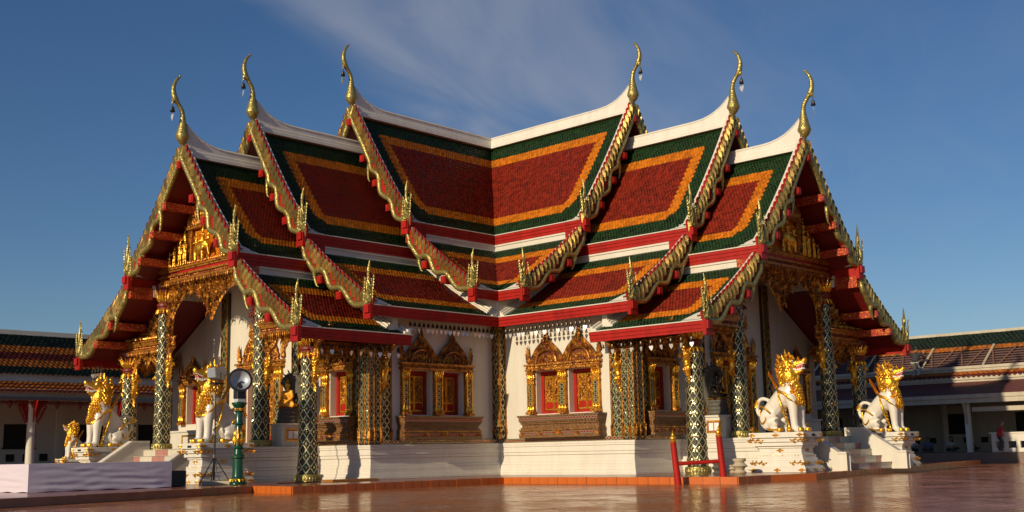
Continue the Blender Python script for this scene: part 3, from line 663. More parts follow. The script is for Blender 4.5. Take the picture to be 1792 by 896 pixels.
# ------------------------------------------------------------------ windows
def ogee(u, W, H):
    """height of the flame-topped gable at distance u from its centre"""
    a = abs(u) / W
    if a >= 1: return 0
    return H * (.60 * (1 - a * a) ** .55 * (1 - .12 * a) + .40 * math.exp(-a * 5.0) * (1 - a))
def window_set(fr, opens, pil, v0, v1, u0, u1, parent=temple, gables=None, alt=(1.46, 2.36), big=1.0, seed=3, altar=True):
    o = None
    fm = FMB(fr)      # the part itself: the gilt cornice over the openings
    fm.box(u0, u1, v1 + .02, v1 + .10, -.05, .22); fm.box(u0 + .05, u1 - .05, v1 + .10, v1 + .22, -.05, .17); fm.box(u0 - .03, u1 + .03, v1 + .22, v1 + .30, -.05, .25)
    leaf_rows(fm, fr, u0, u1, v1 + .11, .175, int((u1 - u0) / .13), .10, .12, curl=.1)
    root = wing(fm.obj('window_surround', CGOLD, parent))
    for (a, b) in opens:
        # red frame set back in the reveal
        f = FMB(fr); t = .15
        f.box(a, b, v0, v0 + t * .8, -.44, -.30); f.box(a, b, v1 - t, v1, -.44, -.30); f.box(a, a + t, v0 + t * .8, v1 - t, -.44, -.30); f.box(b - t, b, v0 + t * .8, v1 - t, -.44, -.30)
        fo = f.obj('window_frame', RED, root)
        mid = (a + b) / 2
        for (c, d) in ((a + t + .01, mid - .012), (mid + .012, b - t - .01)):
            s = FMB(fr); s.box(c, d, v0 + t * .8 + .01, v1 - t - .01, -.43, -.37, 1)
            e = .035
            for q in ((c, c + e, v0 + .15, v1 - .19), (d - e, d, v0 + .15, v1 - .19), (c + e, d - e, v0 + .15, v0 + .19), (c + e, d - e, v1 - .23, v1 - .19), (c + e, d - e, v0 + .48, v0 + .52)): s.box(*q, -.37, -.345, 0)
            s.box(c + e + .01, d - e - .01, v0 + .21, v0 + .46, -.37, -.355, 2)
            so = s.obj('shutter', [GOLD, CGOLD, RED], root)
            cv = carve(fr, lambda u, v, c=c, d=d: c + .05 < u < d - .05 and v0 + .55 < v < v1 - .27, c, d, v0 + .5, v1 - .2, .085, .15, -.37, seed + int(a * 10) + int(c * 7), 1.2)
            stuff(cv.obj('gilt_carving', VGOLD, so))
    for k, (c, w, mz) in enumerate(pil):
        p = FMB(fr); p.box(c - w / 2, c + w / 2, v0 - .02, v0 + .09, -.02, .26, 0); p.box(c - w / 2 + .03, c + w / 2 - .03, v0 + .09, v1 + .02, -.02, .14, 0)
        for e in (-1, 1): p.box(c + e * (w / 2 - .06) - .025, c + e * (w / 2 - .06) + .025, v0 + .09, v1 + .02, .14, .19, 1)
        leaf_rows(p, fr, c - w / 2, c + w / 2, v1 - .36, .15, 4, .38, w / 3.4, curl=.35, mi=1); leaf_rows(p, fr, c - w / 2, c + w / 2, v1 - .38, .16, 4, .20, w / 4, up=-1, curl=.2, mi=1)
        leaf_rows(p, fr, c - w / 2, c + w / 2, v0 + .08, .17, 3, .32, w / 2.8, curl=.15, mi=1)
        po = p.obj('pilaster', [CGOLD, GOLD], root)
        lattice(lambda u, v, ww, fr=fr: fr(u, v, ww + .142), c - w / 2 + .10, c + w / 2 - .10, v0 + .34, v1 - .52, 1, 5, po)
    for k, (c, w, h) in enumerate(gables):
        vb = v1 + .30; poly = [(c + w * t, vb + ogee(w * t, w, h)) for t in np.linspace(-1, 1, 25)]
        b = FMB(fr); b.prism(poly + [(c + w, vb - .02), (c - w, vb - .02)], 0, .08, 0, axis=2)
        b.box(c - w * .42, c + w * .42, vb + .02, vb + .34, .08, .085, 0)
        go = b.obj('window_gable', BACKR, root)
        cv = carve(fr, lambda u, v: v < vb + ogee(u - c, w, h) - .05 and not (abs(u - c) < w * .40 and vb + .28 < v < vb + .42), c - w, c + w, vb, vb + h, .10, .18, .09, seed + k, .5, dirf=lambda u, v: (c - u) * .7)
        cv2 = MB()
        for t in np.linspace(-.97, .97, 25):          # the flames along the outline
            u = c + w * t; v = vb + ogee(w * t, w, h) - .09; p = Vector(fr(u, v, .10)); U = Vector(fr(u, v + 1, .10)) - p; S = Vector(fr(u + 1, v, .1)) - p; O = Vector(fr(u, v, 1.1)) - p
            a = -t * .55; cv2.leaf(p, U * math.cos(a) + S * math.sin(-a) * -1 if False else U, S, O, .30, .15, -t * .5, .15)
        arc = [Vector(fr(c + w * .62 * math.cos(a), vb + .05 + .62 * h * .62 * math.sin(a), .14)) for a in np.linspace(math.pi, 0, 15)]
        cv.tube(arc, .05, 6)
        p = Vector(fr(c, vb + h - .12, .1)); U = Vector(fr(c, vb + h + .88, .1)) - p; S = Vector(fr(c + 1, vb + h - .12, .1)) - p; O = Vector(fr(c, vb + h - .12, 1.1)) - p
        cv.leaf(p, U, S, O, .34, .14, curl=.05)
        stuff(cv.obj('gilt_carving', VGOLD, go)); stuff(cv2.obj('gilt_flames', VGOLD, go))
    for (c, h) in ((u0 + .08, .95), (u1 - .08, .95)) if gables else ():
        sp = MB()
        for k in range(7):
            p = Vector(fr(c, v1 + .3 + .09 * k, .1)); U = Vector(fr(c, v1 + 1.3 + .09 * k, .1)) - p; S = Vector(fr(c + 1, v1 + .3 + .09 * k, .1)) - p; O = Vector(fr(c, v1 + .3 + .09 * k, 1.1)) - p
            sp.leaf(p, U, S, O, h * (.42 - .02 * k), .26 - .03 * k, (-1) ** k * .25, .15)
        stuff(sp.obj('corner_flame', VGOLD, root))
    if altar:
        a = FMB(fr); c0, c1 = u0 - .12, u1 + .12; z0, z1 = alt; H = z1 - z0
        for (q0, q1, ww, inn) in ((0, .12, .50, .0), (.12, .30, .46, .02), (.30, .38, .50, 0), (.38, .46, .44, .04), (.46, .60, .38, .07), (.60, .68, .44, .04), (.68, .74, .49, .02), (.74, .92, .52, .0), (.92, 1.0, .56, -.04)):
            a.box(c0 + inn, c1 - inn, z0 + q0 * H, z0 + q1 * H, -.02, ww)
        ao = a.obj('window_base', MAROON, root)
        lattice(lambda u, v, ww, fr=fr: fr(u, v, ww + .522), c0 + .02, c1 - .02, z0 + .745 * H, z0 + .915 * H, int((c1 - c0) / .15), 1, ao, line=LACE, gem=RGLASS, lw=.015, depth=.012)
        lattice(lambda u, v, ww, fr=fr: fr(u, v, ww + .462), c0 + .05, c1 - .05, z0 + .125 * H, z0 + .295 * H, int((c1 - c0) / .15), 1, ao, line=LACE, gem=RGLASS, lw=.015, depth=.012)
        gm = MB(); leaf_rows(gm, fr, c0, c1, z0 + .70 * H, .47, int((c1 - c0) / .07), .07, .07, curl=.1); leaf_rows(gm, fr, c0, c1, z0 + .36 * H, .51, int((c1 - c0) / .07), .07, .07, up=-1, curl=.1)
        for t in (0.03, .27, .5, .73, .97):
            u = c0 + t * (c1 - c0)
            for j in range(6):
                aa = (j - 2.5) * .45; p = Vector(fr(u, z0 + .08, .47)); U = Vector(fr(u, z0 + 1.08, .47)) - p; S = Vector(fr(u + 1, z0 + .08, .47)) - p; O = Vector(fr(u, z0 + .08, 1.47)) - p
                gm.leaf(p, U * math.cos(aa) + S * math.sin(aa), S * math.cos(aa) - U * math.sin(aa), O, .26 if t == .5 else .18, .10, curl=.3)
        stuff(gm.obj('gilt_trim', CGOLD, ao))
    return root
ww = window_set(side_fr(), [(9.12, 10.36), (10.86, 12.12)], [(8.92, .40, 0), (10.61, .46, 0), (12.34, .42, 0)], 2.42, 4.14, 8.68, 12.60, gables=[(9.78, .88, 1.22), (11.50, .88, 1.25)])
for c in (5.2, -5.2):
    if c > 0: window_set(end_fr(), [(c - .58, c + .58)], [(c - .80, .40, 0), (c + .80, .40, 0)], 2.42, 4.14, c - 1.06, c + 1.06, gables=[(c, .85, .85)], seed=9)
    else:
        window_set(end_fr(), [(c - .58, c + .58)], [(c - .80, .40, 0), (c + .80, .40, 0)], 2.42, 4.14, c - 1.06, c + 1.06, gables=[(c, .85, .85)], seed=12, altar=False)
        m = FMB(end_fr()); m.box(c - 1.3, c + 1.35, 1.3, 2.06, -.02, .42); m.box(c - 1.36, c + 1.41, 2.06, 2.14, -.02, .48); po = wing(m.obj('white_dado', WHITE, temple, bevel=.01))
        m = FMB(end_fr()); a, b = c - .2, c + 1.1
        for q in ((a, b, 1.42, 1.49), (a, b, 1.87, 1.94), (a, a + .07, 1.49, 1.87), (b - .07, b, 1.49, 1.87)): m.box(*q, .42, .445)
        m.obj('gilt_panel_frame', GOLD, po)
# centre door with its tall dark gable
window_set(end_fr(), [(-1.0, 1.0)], [(-1.3, .50, 0), (1.3, .50, 0)], 1.32, 4.55, -1.65, 1.65, gables=[(0, 1.3, 2.0)], seed=21, altar=False)
# ------------------------------------------------------------------ corner pilasters
def pil_cluster(s, d, parent):
    m = MB(); z0, z1 = 1.30, 5.05
    m.box(s - 1.05, s + .05, d - .2, d + .05, z0, z1, 0); m.box(s - .2, s + .05, d - 1.0, d - .2, z0, z1, 0); m.box(s - .36, s + .24, d - .40, d + .24, z0, z1, 0)
    for (a, b) in ((s + .24, d + .24), (s + .24, d + .0), (s + .0, d + .24), (s + .24, d - .34), (s - .32, d + .24), (s - .98, d + .05), (s + .05, d - .94)):
        m.box(a - .02, a + .03, b - .02, b + .03, z0, z1, 1)
        for k in range(26): z = z0 + .1 + k * .16; m.ball((a + .015, b + .015, z), .032, 5, 4, 1)
        for j in range(5):
            an = j * 1.25; m.leaf((a + .01 + .03 * math.cos(an), b + .01 + .03 * math.sin(an), z0 + .02), (0, 0, 1), (-math.sin(an), math.cos(an), 0), (math.cos(an), math.sin(an), 0), .6, .16, curl=.1, mi=1)
            m.leaf((a + .01 + .03 * math.cos(an), b + .01 + .03 * math.sin(an), z1 - .05), (0, 0, -1), (-math.sin(an), math.cos(an), 0), (math.cos(an), math.sin(an), 0), .4, .14, curl=.1, mi=1)
    m.box(s - 1.1, s + .33, d - 1.05, d + .33, z1, z1 + .12, 2); m.box(s - 1.15, s + .38, d - 1.1, d + .38, z1 + .12, z1 + .3, 1)
    o = wing(m.obj('corner_pilaster', [DGLASS, CGOLD, DRED], parent))
    lattice(lambda u, v, w: (u, d + .052 + w, v), s - .92, s - .38, z0 + .05, z1 - .05, 2, 11, o)
    lattice(lambda u, v, w: (s + .052 + w, u, v), d - .90, d - .42, z0 + .05, z1 - .05, 2, 11, o)
    for (a, b) in ((-.30, -.06), (.04, .22)):
        lattice(lambda u, v, w: (u, d + .242 + w, v), s + a, s + b, z0 + .05, z1 - .05, 1, 14, o, lw=.014); lattice(lambda u, v, w: (s + .242 + w, u, v), d + a, d + b, z0 + .05, z1 - .05, 1, 14, o, lw=.014)
    return o
clus = pil_cluster(LB, 7.02, temple)
m = MB(); m.box(7.5, 7.94, 7.5, 7.94, 6.3, 7.25); m.obj('corner_block', WHITE, temple)
# the pilaster in the inner corner, shared by both wings
m = MB(); m.box(7.0, 7.38, 7.0, 7.38, 1.46, 6.15, 0)
for (a, b) in ((7.38, 7.38), (7.38, 7.02), (7.02, 7.38)):
    m.box(a - .05, a + .045, b - .05, b + .045, 1.46, 6.1, 1)
    for j in range(5): an = j * 1.25; m.leaf((a, b, 1.5), (0, 0, 1), (-math.sin(an), math.cos(an), 0), (math.cos(an), math.sin(an), 0), .7, .18, curl=.08, mi=1)
ip = m.obj('inner_pilaster', [DGLASS, CGOLD], temple)
lattice(lambda u, v, w: (u, 7.382 + w, v), 7.08, 7.33, 1.5, 6.1, 1, 11, ip); lattice(lambda u, v, w: (7.382 + w, u, v), 7.08, 7.33, 1.5, 6.1, 1, 11, ip)
# ------------------------------------------------------------------ columns
def lotus(m, c, r, z, n, h, w, tilt=.35, down=False, mi=1, off=0):
    for k in range(n):
        a = 2 * math.pi * (k + off) / n; o = Vector((math.cos(a), math.sin(a), 0)); s = Vector((-math.sin(a), math.cos(a), 0))
        u = Vector((0, 0, -1 if down else 1)); m.leaf((c[0] + o.x * r, c[1] + o.y * r, z), (u + o * tilt), s, o, h, w, curl=.12, mi=mi)
def column(s, d, z0, zs, z1, r0, r1, parent, nn=8, cell=.44):
    """mirror mosaic column: tapering shaft, lotus capital rising to the beam"""
    m = MB()
    rr = lambda z: r0 + (r1 - r0) * ((z - z0) / (zs - z0)) ** .9
    m.lathe([(r0 + .07, 0), (r0 + .07, .10), (r0 + .04, .13), (r0 + .05, .24), (r0 + .01, .27)] + [(rr(z) , z - z0) for z in np.linspace(z0 + .3, zs, 12)], 24, (s, d, z0), 0)
    o = wing(smooth_angle(m.obj('column', DGLASS, parent), 50))
    b = MB(); b.lathe([(r0 + .085, .0), (r0 + .085, .26), (r0 + .02, .265)], 24, (s, d, z0), 0)
    for k in range(28):
        a = 2 * math.pi * k / 28; b.leaf((s + (r0 + .09) * math.cos(a), d + (r0 + .09) * math.sin(a), z0 + .02), (0, 0, 1), (-math.sin(a), math.cos(a), 0), (math.cos(a), math.sin(a), 0), .22, .09, curl=0, mi=0, th=.25)
    b.obj('column_base', GLIT, o)
    l = MB(); rows = int(round((zs - z0 - .3) / cell)); ch = (zs - z0 - .3) / rows; lw = .027
    def P(th, z, dr=0): r = rr(z) + dr; return (s + r * math.cos(th), d + r * math.sin(th), z)
    for j in range(rows):
        for i in range(nn):
            th = 2 * math.pi * i / nn; da = math.pi / nn; zc = z0 + .3 + (j + .5) * ch; b2 = ch / 2
            C = [(th, zc + b2), (th + da, zc), (th, zc - b2), (th - da, zc)]
            for k in range(4):
                (ta, za), (tb, zb) = C[k], C[(k + 1) % 4]
                # each mirror strip is split where it bends round the shaft
                tm, zm = (ta + tb) / 2, (za + zb) / 2; wz = lw * 1.25; e = lw / rr(zc) * .8
                l.add([P(ta, za - wz, .016), P(tm, zm - wz, .020), P(tb, zb - wz, .016), P(tb, zb + wz, .016), P(tm, zm + wz, .020), P(ta, za + wz, .016)], [(0, 1, 4, 5), (1, 2, 3, 4)], 0)
            jt = random.uniform(-.12, .12); jz = random.uniform(-.05, .05); sc = .58; sc2 = .30
            for (sx, h0, h1, mi) in ((sc, .006, .030, 1), (sc2, .03, .05, 0)):
                l.add([P(th, zc + b2 * sx, h0), P(th + da * sx, zc, h0), P(th, zc - b2 * sx, h0), P(th - da * sx, zc, h0), P(th + da * jt, zc + jz * ch, h1)], [(0, 4, 1), (1, 4, 2), (2, 4, 3), (3, 4, 0)], mi)
            # little mirror triangles between strip and lozenge, and the red stud on each crossing
            for sx in (.80,):
                for (a1, a2, b1_, b2_) in ((0, da, b2, 0), (0, -da, -b2, 0)):
                    l.add([P(th + a1 * sx, zc + b1_ * sx, .012), P(th + a2 * sx, zc + b2_, .012), P(th + (a1 + a2) * .36, zc + (b1_ + b2_) * .36, .018)], [(0, 1, 2)], 1)
            q = .024; l.add([P(th + da, zc - q * 1.3, .022), P(th + da + q / rr(zc), zc, .022), P(th + da, zc + q * 1.3, .022), P(th + da - q / rr(zc), zc, .022), P(th + da, zc, .045)], [(0, 1, 4), (1, 2, 4), (2, 3, 4), (3, 0, 4)], 2)
    stuff(l.obj('mirror_mosaic', [SILV, GGLASS, RGLASS], o))
    c = MB(); H = z1 - zs
    c.lathe([(r1 + .02, -.04), (r1 + .07, .0), (r1 + .07, .05), (r1 + .02, .08), (r1 + .05, .22 * H), (r1 + .10, .26 * H), (r1 + .10, .33 * H), (r1 + .02, .36 * H), (r1 + .0, .40 * H), (r1 + .14, .84 * H), (r1 + .20, .87 * H), (r1 + .20, .93 * H), (r1 + .26, .94 * H), (r1 + .26, H)], 16, (s, d, zs), 0)
    lotus(c, (s, d), r1 + .05, zs + .20 * H, 14, .30, .15, tilt=.15, down=True); lotus(c, (s, d), r1 + .02, zs + .36 * H, 12, .5 * H, .20, tilt=.28); lotus(c, (s, d), r1 + .04, zs + .38 * H, 12, .38 * H, .16, tilt=.35, off=.5)
    lotus(c, (s, d), r1 + .12, zs + .86 * H, 16, .12, .12, tilt=.5)
    stuff(c.obj('lotus_capital', [DRED, GOLD], o))
    return o
SP = 16.43
cols = {}
for d in (6.4, -6.55): cols[d] = column(SP, d, 0.0, 4.50, 5.52, .38, .265, temple)
for d in (3.42, -3.75): cols[d] = column(SP, d, P0, 7.05, 8.28, .345, .27, temple, nn=8, cell=.44)
# wall shafts behind (dark mosaic half columns on the end wall)
for d in (2.55, -2.6):
    m = FMB(end_fr()); m.box(d - .22, d + .22, 1.3, 8.0, -.02, .16, 0)
    for e in (-.2, .2): m.box(d + e - .03, d + e + .03, 1.3, 8.0, .16, .20, 1)
    o = wing(m.obj('wall_pilaster', [DGLASS, CGOLD], temple)); lattice(lambda u, v, w: (LB + .162 + w, u, v), d - .16, d + .16, 1.35, 7.9, 1, 14, o)
# bracket figures: a gilt bird-woman below a dark naga strut reaching for the eave
def bracket(s, d, z, sg, parent, reach=1.25, rise=1.3, scale=1.0):
    m = MB(); k = scale
    def Q(a, b, c=0): return (s + c * k, d + sg * a * k, z + b * k)
    m.tube([Q(.06, -.55), Q(.10, -.35), Q(.13, -.15), Q(.16, .05)], [.03, .07, .09, .12], 8)          # tail and legs
    m.tube([Q(.16, 0), Q(.20, .18), Q(.26, .40), Q(.28, .50)], [.12, .10, .15, .10], 9, flat=1.2)       # hips, waist, chest
    m.tube([Q(.28, .48), Q(.29, .58)], [.05, .045], 7); m.ball(Q(.31, .66), (.075 * k, .085 * k, .10 * k), 9, 7)
    m.tube([Q(.30, .72), Q(.30, .84), Q(.29, 1.0)], [.075, .05, .01], 7)                              # crown
    for c in (-1, 1):
        m.tube([Q(.26, .46, .13 * c), Q(.36, .30, .19 * c), Q(.46, .42, .10 * c)], [.045, .038, .03], 6)    # arms raised in front
        m.tube([Q(.14, .02, .07 * c), Q(.24, -.16, .10 * c), Q(.12, -.36, .08 * c)], [.08, .065, .04], 7)
    o = remesh(m, GOLD, 'bracket_figure', .022, 2, parent)
    w = MB()
    for c in (-1, 1):
        for j in range(6): w.leaf(Q(.14, .34 - j * .09, .10 * c), (0, sg * .1, .9 - j * .18), (0, 0, 1) if j > 4 else (0, 1, 0), (c, 0, 0), .34 * k, .13 * k, curl=.4)
    for j in range(9): w.leaf(Q(.05 + .02 * (j % 2), -.5 + j * .07), (0, sg * .35, -1 + j * .2), (1, 0, 0), (0, sg, 0), .26 * k, .12 * k, curl=.3)
    stuff(w.obj('wing_feathers', GOLD, parent))
    a = MB(); P = [tuple(v) for v in catmull([Q(.10, .30), Q(.16, .75), Q(.34, 1.05), Q(.58, 1.18), Q(reach * .72, rise), Q(reach * .86, rise + .22)], 6)]; n = len(P)
    a.tube(P, [np.interp(i / (n - 1), (0, .5, .85, 1), (.09, .10, .08, .02)) for i in range(n)], 7)
    for i in range(2, n, 2):
        p = P[i]; a.leaf(p, (0, -sg * .35, 1), (0, sg, .3), (1, 0, 0), .24 * k, .13 * k, curl=.2); a.leaf(p, (0, sg * .5, .8), (0, sg, .3), (-1, 0, 0), .22 * k, .12 * k, curl=.2)
    a.obj('naga_strut', CGOLD, parent)
bracket(SP, 6.4 + .25, 3.95, 1, cols[6.4]); bracket(SP, -6.55 + .25, 3.95, 1, cols[-6.55], reach=.8); bracket(SP, -6.55 - .25, 3.95, -1, cols[-6.55])
bracket(SP, 3.42 + .25, 4.0, 1, cols[3.42], scale=.9, reach=1.0); bracket(SP, -3.75 + .25, 4.55, 1, cols[-3.75], scale=.9, reach=.7); bracket(SP, -3.75 - .25, 4.0, -1, cols[-3.75], scale=.9, reach=1.0); bracket(SP, 3.42 - .25, 4.55, -1, cols[3.42], scale=.9, reach=.7)
bracket(LB - .5, 7.08, 3.75, 1, clus, reach=1.0, rise=1.2, scale=.95)
# ------------------------------------------------------------------ porch beams, fringes, pediment
def beam(fr, u0, u1, z, w0, w1, name='beam', h=.62, parent=temple, panel=None, dent=.15):
    """carved architrave: stepped mouldings, standing leaves above and hanging leaves below"""
    m = FMB(fr); m.box(u0, u1, z, z + .10, w0, w1, 0); m.box(u0, u1, z + .10, z + .22, w0, w1 - .06, 1); m.box(u0, u1, z + .22, z + .30, w0, w1 + .03, 0)
    m.box(u0, u1, z + .30, z + h - .16, w0, w1 - .05, 1); m.box(u0, u1, z + h - .16, z + h - .08, w0, w1 + .05, 0); m.box(u0, u1, z + h - .08, z + h, w0, w1 + .10, 0)
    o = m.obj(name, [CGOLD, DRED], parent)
    if parent is temple: wing(o)
    l = MB(); n = int((u1 - u0) / .13)
    leaf_rows(l, fr, u0, u1, z + h, w1 + .04, n, .17, .10, curl=.25); leaf_rows(l, fr, u0, u1, z + .02, w1 - .01, n, .22, .10, up=-1, curl=-.15); leaf_rows(l, fr, u0, u1, z + .12, w1 - .05, n, .09, .09, curl=.1)
    stuff(l.obj('leaf_frieze', VGOLD, o))
    if panel:
        p = FMB(fr); p.box(panel[0], panel[1], z + .30, z + h - .14, w1 - .05, w1 - .01); p.obj('red_panel', RED, o)
    return o
def fringe(fr, u0, u1, zt, fb, w, parent, seed, step=.14, size=.34):
    """pierced hanging spandrel: leaves on a thin carved board whose lower edge is scalloped"""
    b = FMB(fr); K = 40; us = np.linspace(u0, u1, K + 1)
    for a, c in zip(us, us[1:]):
        za, zc = fb(a) + .07, fb(c) + .07
        if za < zt - .02 and zc < zt - .02: b.prism([(a, zt), (c, zt), (c, zc), (a, za)], w - .05, w + .01, 0, axis=2)
    o = b.obj('hanging_spandrel', CGOLD, parent)
    m = carve(fr, lambda u, v: fb(u) + .02 < v < zt, u0, u1, min(fb(u) for u in us), zt, step, size * .75, w + .02, seed, 1.3, m=None, curl=.35, th=.5)
    # little dancing figures among the scrolls
    rn = random.Random(seed + 5)
    for k in range(int((u1 - u0) / .55)):
        u = u0 + (k + .5) * (u1 - u0) / int((u1 - u0) / .55); v = min(zt - .45, fb(u) + .22)
        if zt - fb(u) < .55: continue
        c = fr(u, v, w + .09); T = lambda a, bb, e=0: tuple(Vector(fr(u + a, v + bb, w + .09 + e)))
        m.tube([T(0, -.16), T(.02, 0), T(0, .16)], [.05, .05, .075], 6); m.ball(T(0, .26), .06, 7, 5); m.tube([T(0, .3), T(0, .42)], [.04, .008], 5)
        m.tube([T(0, .14), T(.14, .06), T(.20, .20)], [.03, .025, .02], 5); m.tube([T(0, .14), T(-.14, .2), T(-.12, .34)], [.03, .025, .02], 5); m.tube([T(0, -.14), T(.14, -.18), T(.10, -.34)], [.045, .04, .02], 5); m.tube([T(0, -.14), T(-.12, -.22), T(-.16, -.36)], [.045, .04, .02], 5)
    for u in np.linspace(u0 + .05, u1 - .05, int((u1 - u0) / .13)):
        p = Vector(fr(u, fb(u) + .10, w)); U = Vector(fr(u, fb(u) + 1.1, w)) - p; S = Vector(fr(u + 1, fb(u) + .1, w)) - p; O = Vector(fr(u, fb(u) + .1, w + 1)) - p
        m.leaf(p, -U, S, O, .22, .13, curl=.15)
    stuff(m.obj('gilt_scrolls', VGOLD, o)); return o
FR = end_fr(SP)
bm = beam(FR, -3.62, 3.62, 8.26, -.42, .42, 'front_beam', panel=(-2.1, 2.1), h=.58)

def fb_main(u):
    a = abs(u)
    if a < .10: return 6.55
    if a < 1.75: return 6.62 + (7.78 - 6.62) * math.sin((a - .10) / 1.65 * math.pi / 2) ** .8
    if a < 3.05: return 7.78 - (7.78 - 6.75) * ((a - 1.75) / 1.3) ** 1.8
    return 5.6 + max(0, (3.12 - a)) * 12
fringe(FR, -3.42, 3.1, 8.30, fb_main, .06, bm, 31)
for sg in (1, -1):
    u0, u1 = sorted((sg * 3.72, sg * 6.72))
    ob = beam(FR, u0, u1, 5.50, -.34, .34, 'outer_beam', h=.46)
    cu = sg * 5.0
    fringe(FR, sorted((sg * 3.75, sg * 6.15))[0], sorted((sg * 3.75, sg * 6.15))[1], 5.52, lambda u: 4.85 + .55 * math.sin(max(0, min(1, abs(u - cu) / .62)) * math.pi / 2) if abs(u - cu) < .62 else 5.4 - 1.0 * max(0, (abs(u - cu) - .62) / .62) ** 1.6, .05, ob, 41 + sg)
    # gilt triangle that fills the lean-to gable above the outer beam
    tri = (lambda u, v, sg=sg: 5.98 < v < 7.30 - (abs(u) - 3.7) * .62 and abs(u) > 3.75)
    b = FMB(FR); b.prism([(sg * 3.7, 5.9), (sg * 6.7, 5.9), (sg * 6.7, 5.95), (sg * 3.7, 7.65)], -.06, .0, 0, axis=2); to = wing(b.obj('side_tympanum', BACKR, temple))
    stuff(carve(FR, tri, sorted((sg * 3.7, sg * 7))[0], sorted((sg * 3.7, sg * 7))[1], 5.95, 7.5, .13, .30, .03, 51 + sg, .9, curl=.4, th=.5).obj('gilt_scrolls', VGOLD, to))
    # side beams back to the body
    SF = (lambda u, v, w, sg=sg: (u, sg * (6.45 + w), v)); sb = beam(SF, 14.3, 16.1, 4.98, -.25, .25, 'side_beam', h=.5)
    fringe(SF, 14.4, 16.1, 5.0, lambda u: 4.55 + .3 * abs(math.sin(u * 3.4)), .05, sb, 61 + sg)
    m = MB(); y0, y1 = sorted((sg * 3.3, sg * 3.6)); m.box(14.05, 16.2, y0, y1, 8.3, 8.7); wing(m.obj('tie_beam', BLUE, temple))
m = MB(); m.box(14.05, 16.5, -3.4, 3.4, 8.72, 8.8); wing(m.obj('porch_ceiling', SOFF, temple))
# pediment
pz = 8.84; PH = 3.75; PW = 3.22
def ped_in(u, v, k=1.0): 
    t = (v - pz) / PH; return 0 <= t < 1 and abs(u) < PW * k * (1 - t) ** 1.05 * .98
b = FMB(FR); poly = [(-PW * (1 - t) ** 1.12, pz + PH * t) for t in np.linspace(0, 1, 12)] + [(PW * (1 - t) ** 1.12, pz + PH * t) for t in np.linspace(1, 0, 12)][1:]
b.prism(poly, .10, .30, 0, axis=2); ped = wing(b.obj('pediment', BACKR, temple))
b = MB(); b.prism([(-3.95, 8.9), (3.95, 8.9), (3.95, 8.3), (-3.95, 8.3)], SP - .2, SP + .1) if False else None
cv = carve(FR, lambda u, v: ped_in(u, v, .97) and not (abs(u) < 1.0 and v < pz + 1.35), -PW, PW, pz + .05, pz + PH, .145, .32, .32, 71, .7, curl=.4, th=.55, dirf=lambda u, v: -u * .25)
stuff(cv.obj('gilt_scrolls', VGOLD, ped))
m = FMB(FR)
for w, z, t in ((1.35, 1.45, .10), (1.08, 1.80, .10), (.82, 2.14, .10), (.58, 2.46, .1), (.36, 2.78, .1)):
    m.box(-w, w, pz + z, pz + z + t, .3, .62 - z * .06)
    leaf_rows(m, FR, -w, w, pz + z + t, .55 - z * .06, max(3, int(w * 12)), .28, .16, curl=.25)
for u in (-1.12, 1.12): m.box(u - .07, u + .07, pz, pz + 1.42, .32, .46)
m.T = None; P = [FR(0, pz + 2.85 + q, .42) for q in (0, .3, .6, 1.0)]; m.tube(P, [.22, .17, .09, .01], 8)
m.obj('spire_canopy', CGOLD, ped)
p = FMB(FR); p.box(-1.0, 1.0, pz + .02, pz + 1.38, .30, .325); p.obj('niche_back', TORANGE, ped)
def figure(fr, u, v, w, h, parent, seated=False, arms=0, name='deity_figure'):
    m = MB(); k = h
    def Q(a, b, c=0): return tuple(fr(u + a * k, v + b * k, w + c * k))
    if not seated:
        for e in (-1, 1): m.tube([Q(.07 * e, 0), Q(.065 * e, .25, .02), Q(.06 * e, .5)], [.045 * k, .055 * k, .075 * k], 7)
        m.tube([Q(0, .46), Q(0, .60), Q(0, .74), Q(0, .80)], [.10 * k, .085 * k, .115 * k, .06 * k], 8); hb = .80
    else:
        for e in (-1, 1): m.tube([Q(.05 * e, .10), Q(.22 * e, .08, .12), Q(.02 * e, .05, .2)], [.07 * k, .06 * k, .04 * k], 7)
        m.tube([Q(0, .08), Q(0, .28), Q(0, .44), Q(0, .52)], [.12 * k, .09 * k, .125 * k, .06 * k], 8); hb = .52
    m.tube([Q(0, hb - .02), Q(0, hb + .05)], .035 * k, 6); m.ball(Q(0, hb + .105), (.062 * k, .062 * k, .072 * k), 8, 6); m.tube([Q(0, hb + .14), Q(0, hb + .22), Q(0, hb + .34)], [.06 * k, .035 * k, .006 * k], 7)
    for e in (-1, 1):
        if arms: m.tube([Q(.11 * e, hb - .06), Q(.20 * e, hb - .2, .06), Q(.26 * e if arms == 2 else .05 * e, hb - .08, .14)], [.035 * k, .03 * k, .022 * k], 6)
        else: m.tube([Q(.11 * e, hb - .06), Q(.14 * e, hb - .22), Q(.12 * e, hb - .36, .04)], [.035 * k, .03 * k, .022 * k], 6)
    return remesh(m, GOLD, name, max(.014, h * .018), 1, parent)
for u, h, a in ((2.62, .60, 1), (2.25, .85, 2), (1.8, 1.05, 0), (1.42, 1.12, 1), (-1.42, 1.12, 1), (-1.8, 1.05, 0), (-2.25, .85, 2), (-2.62, .60, 1)):
    figure(FR, u, pz + .02, .52, h, ped, arms=a)
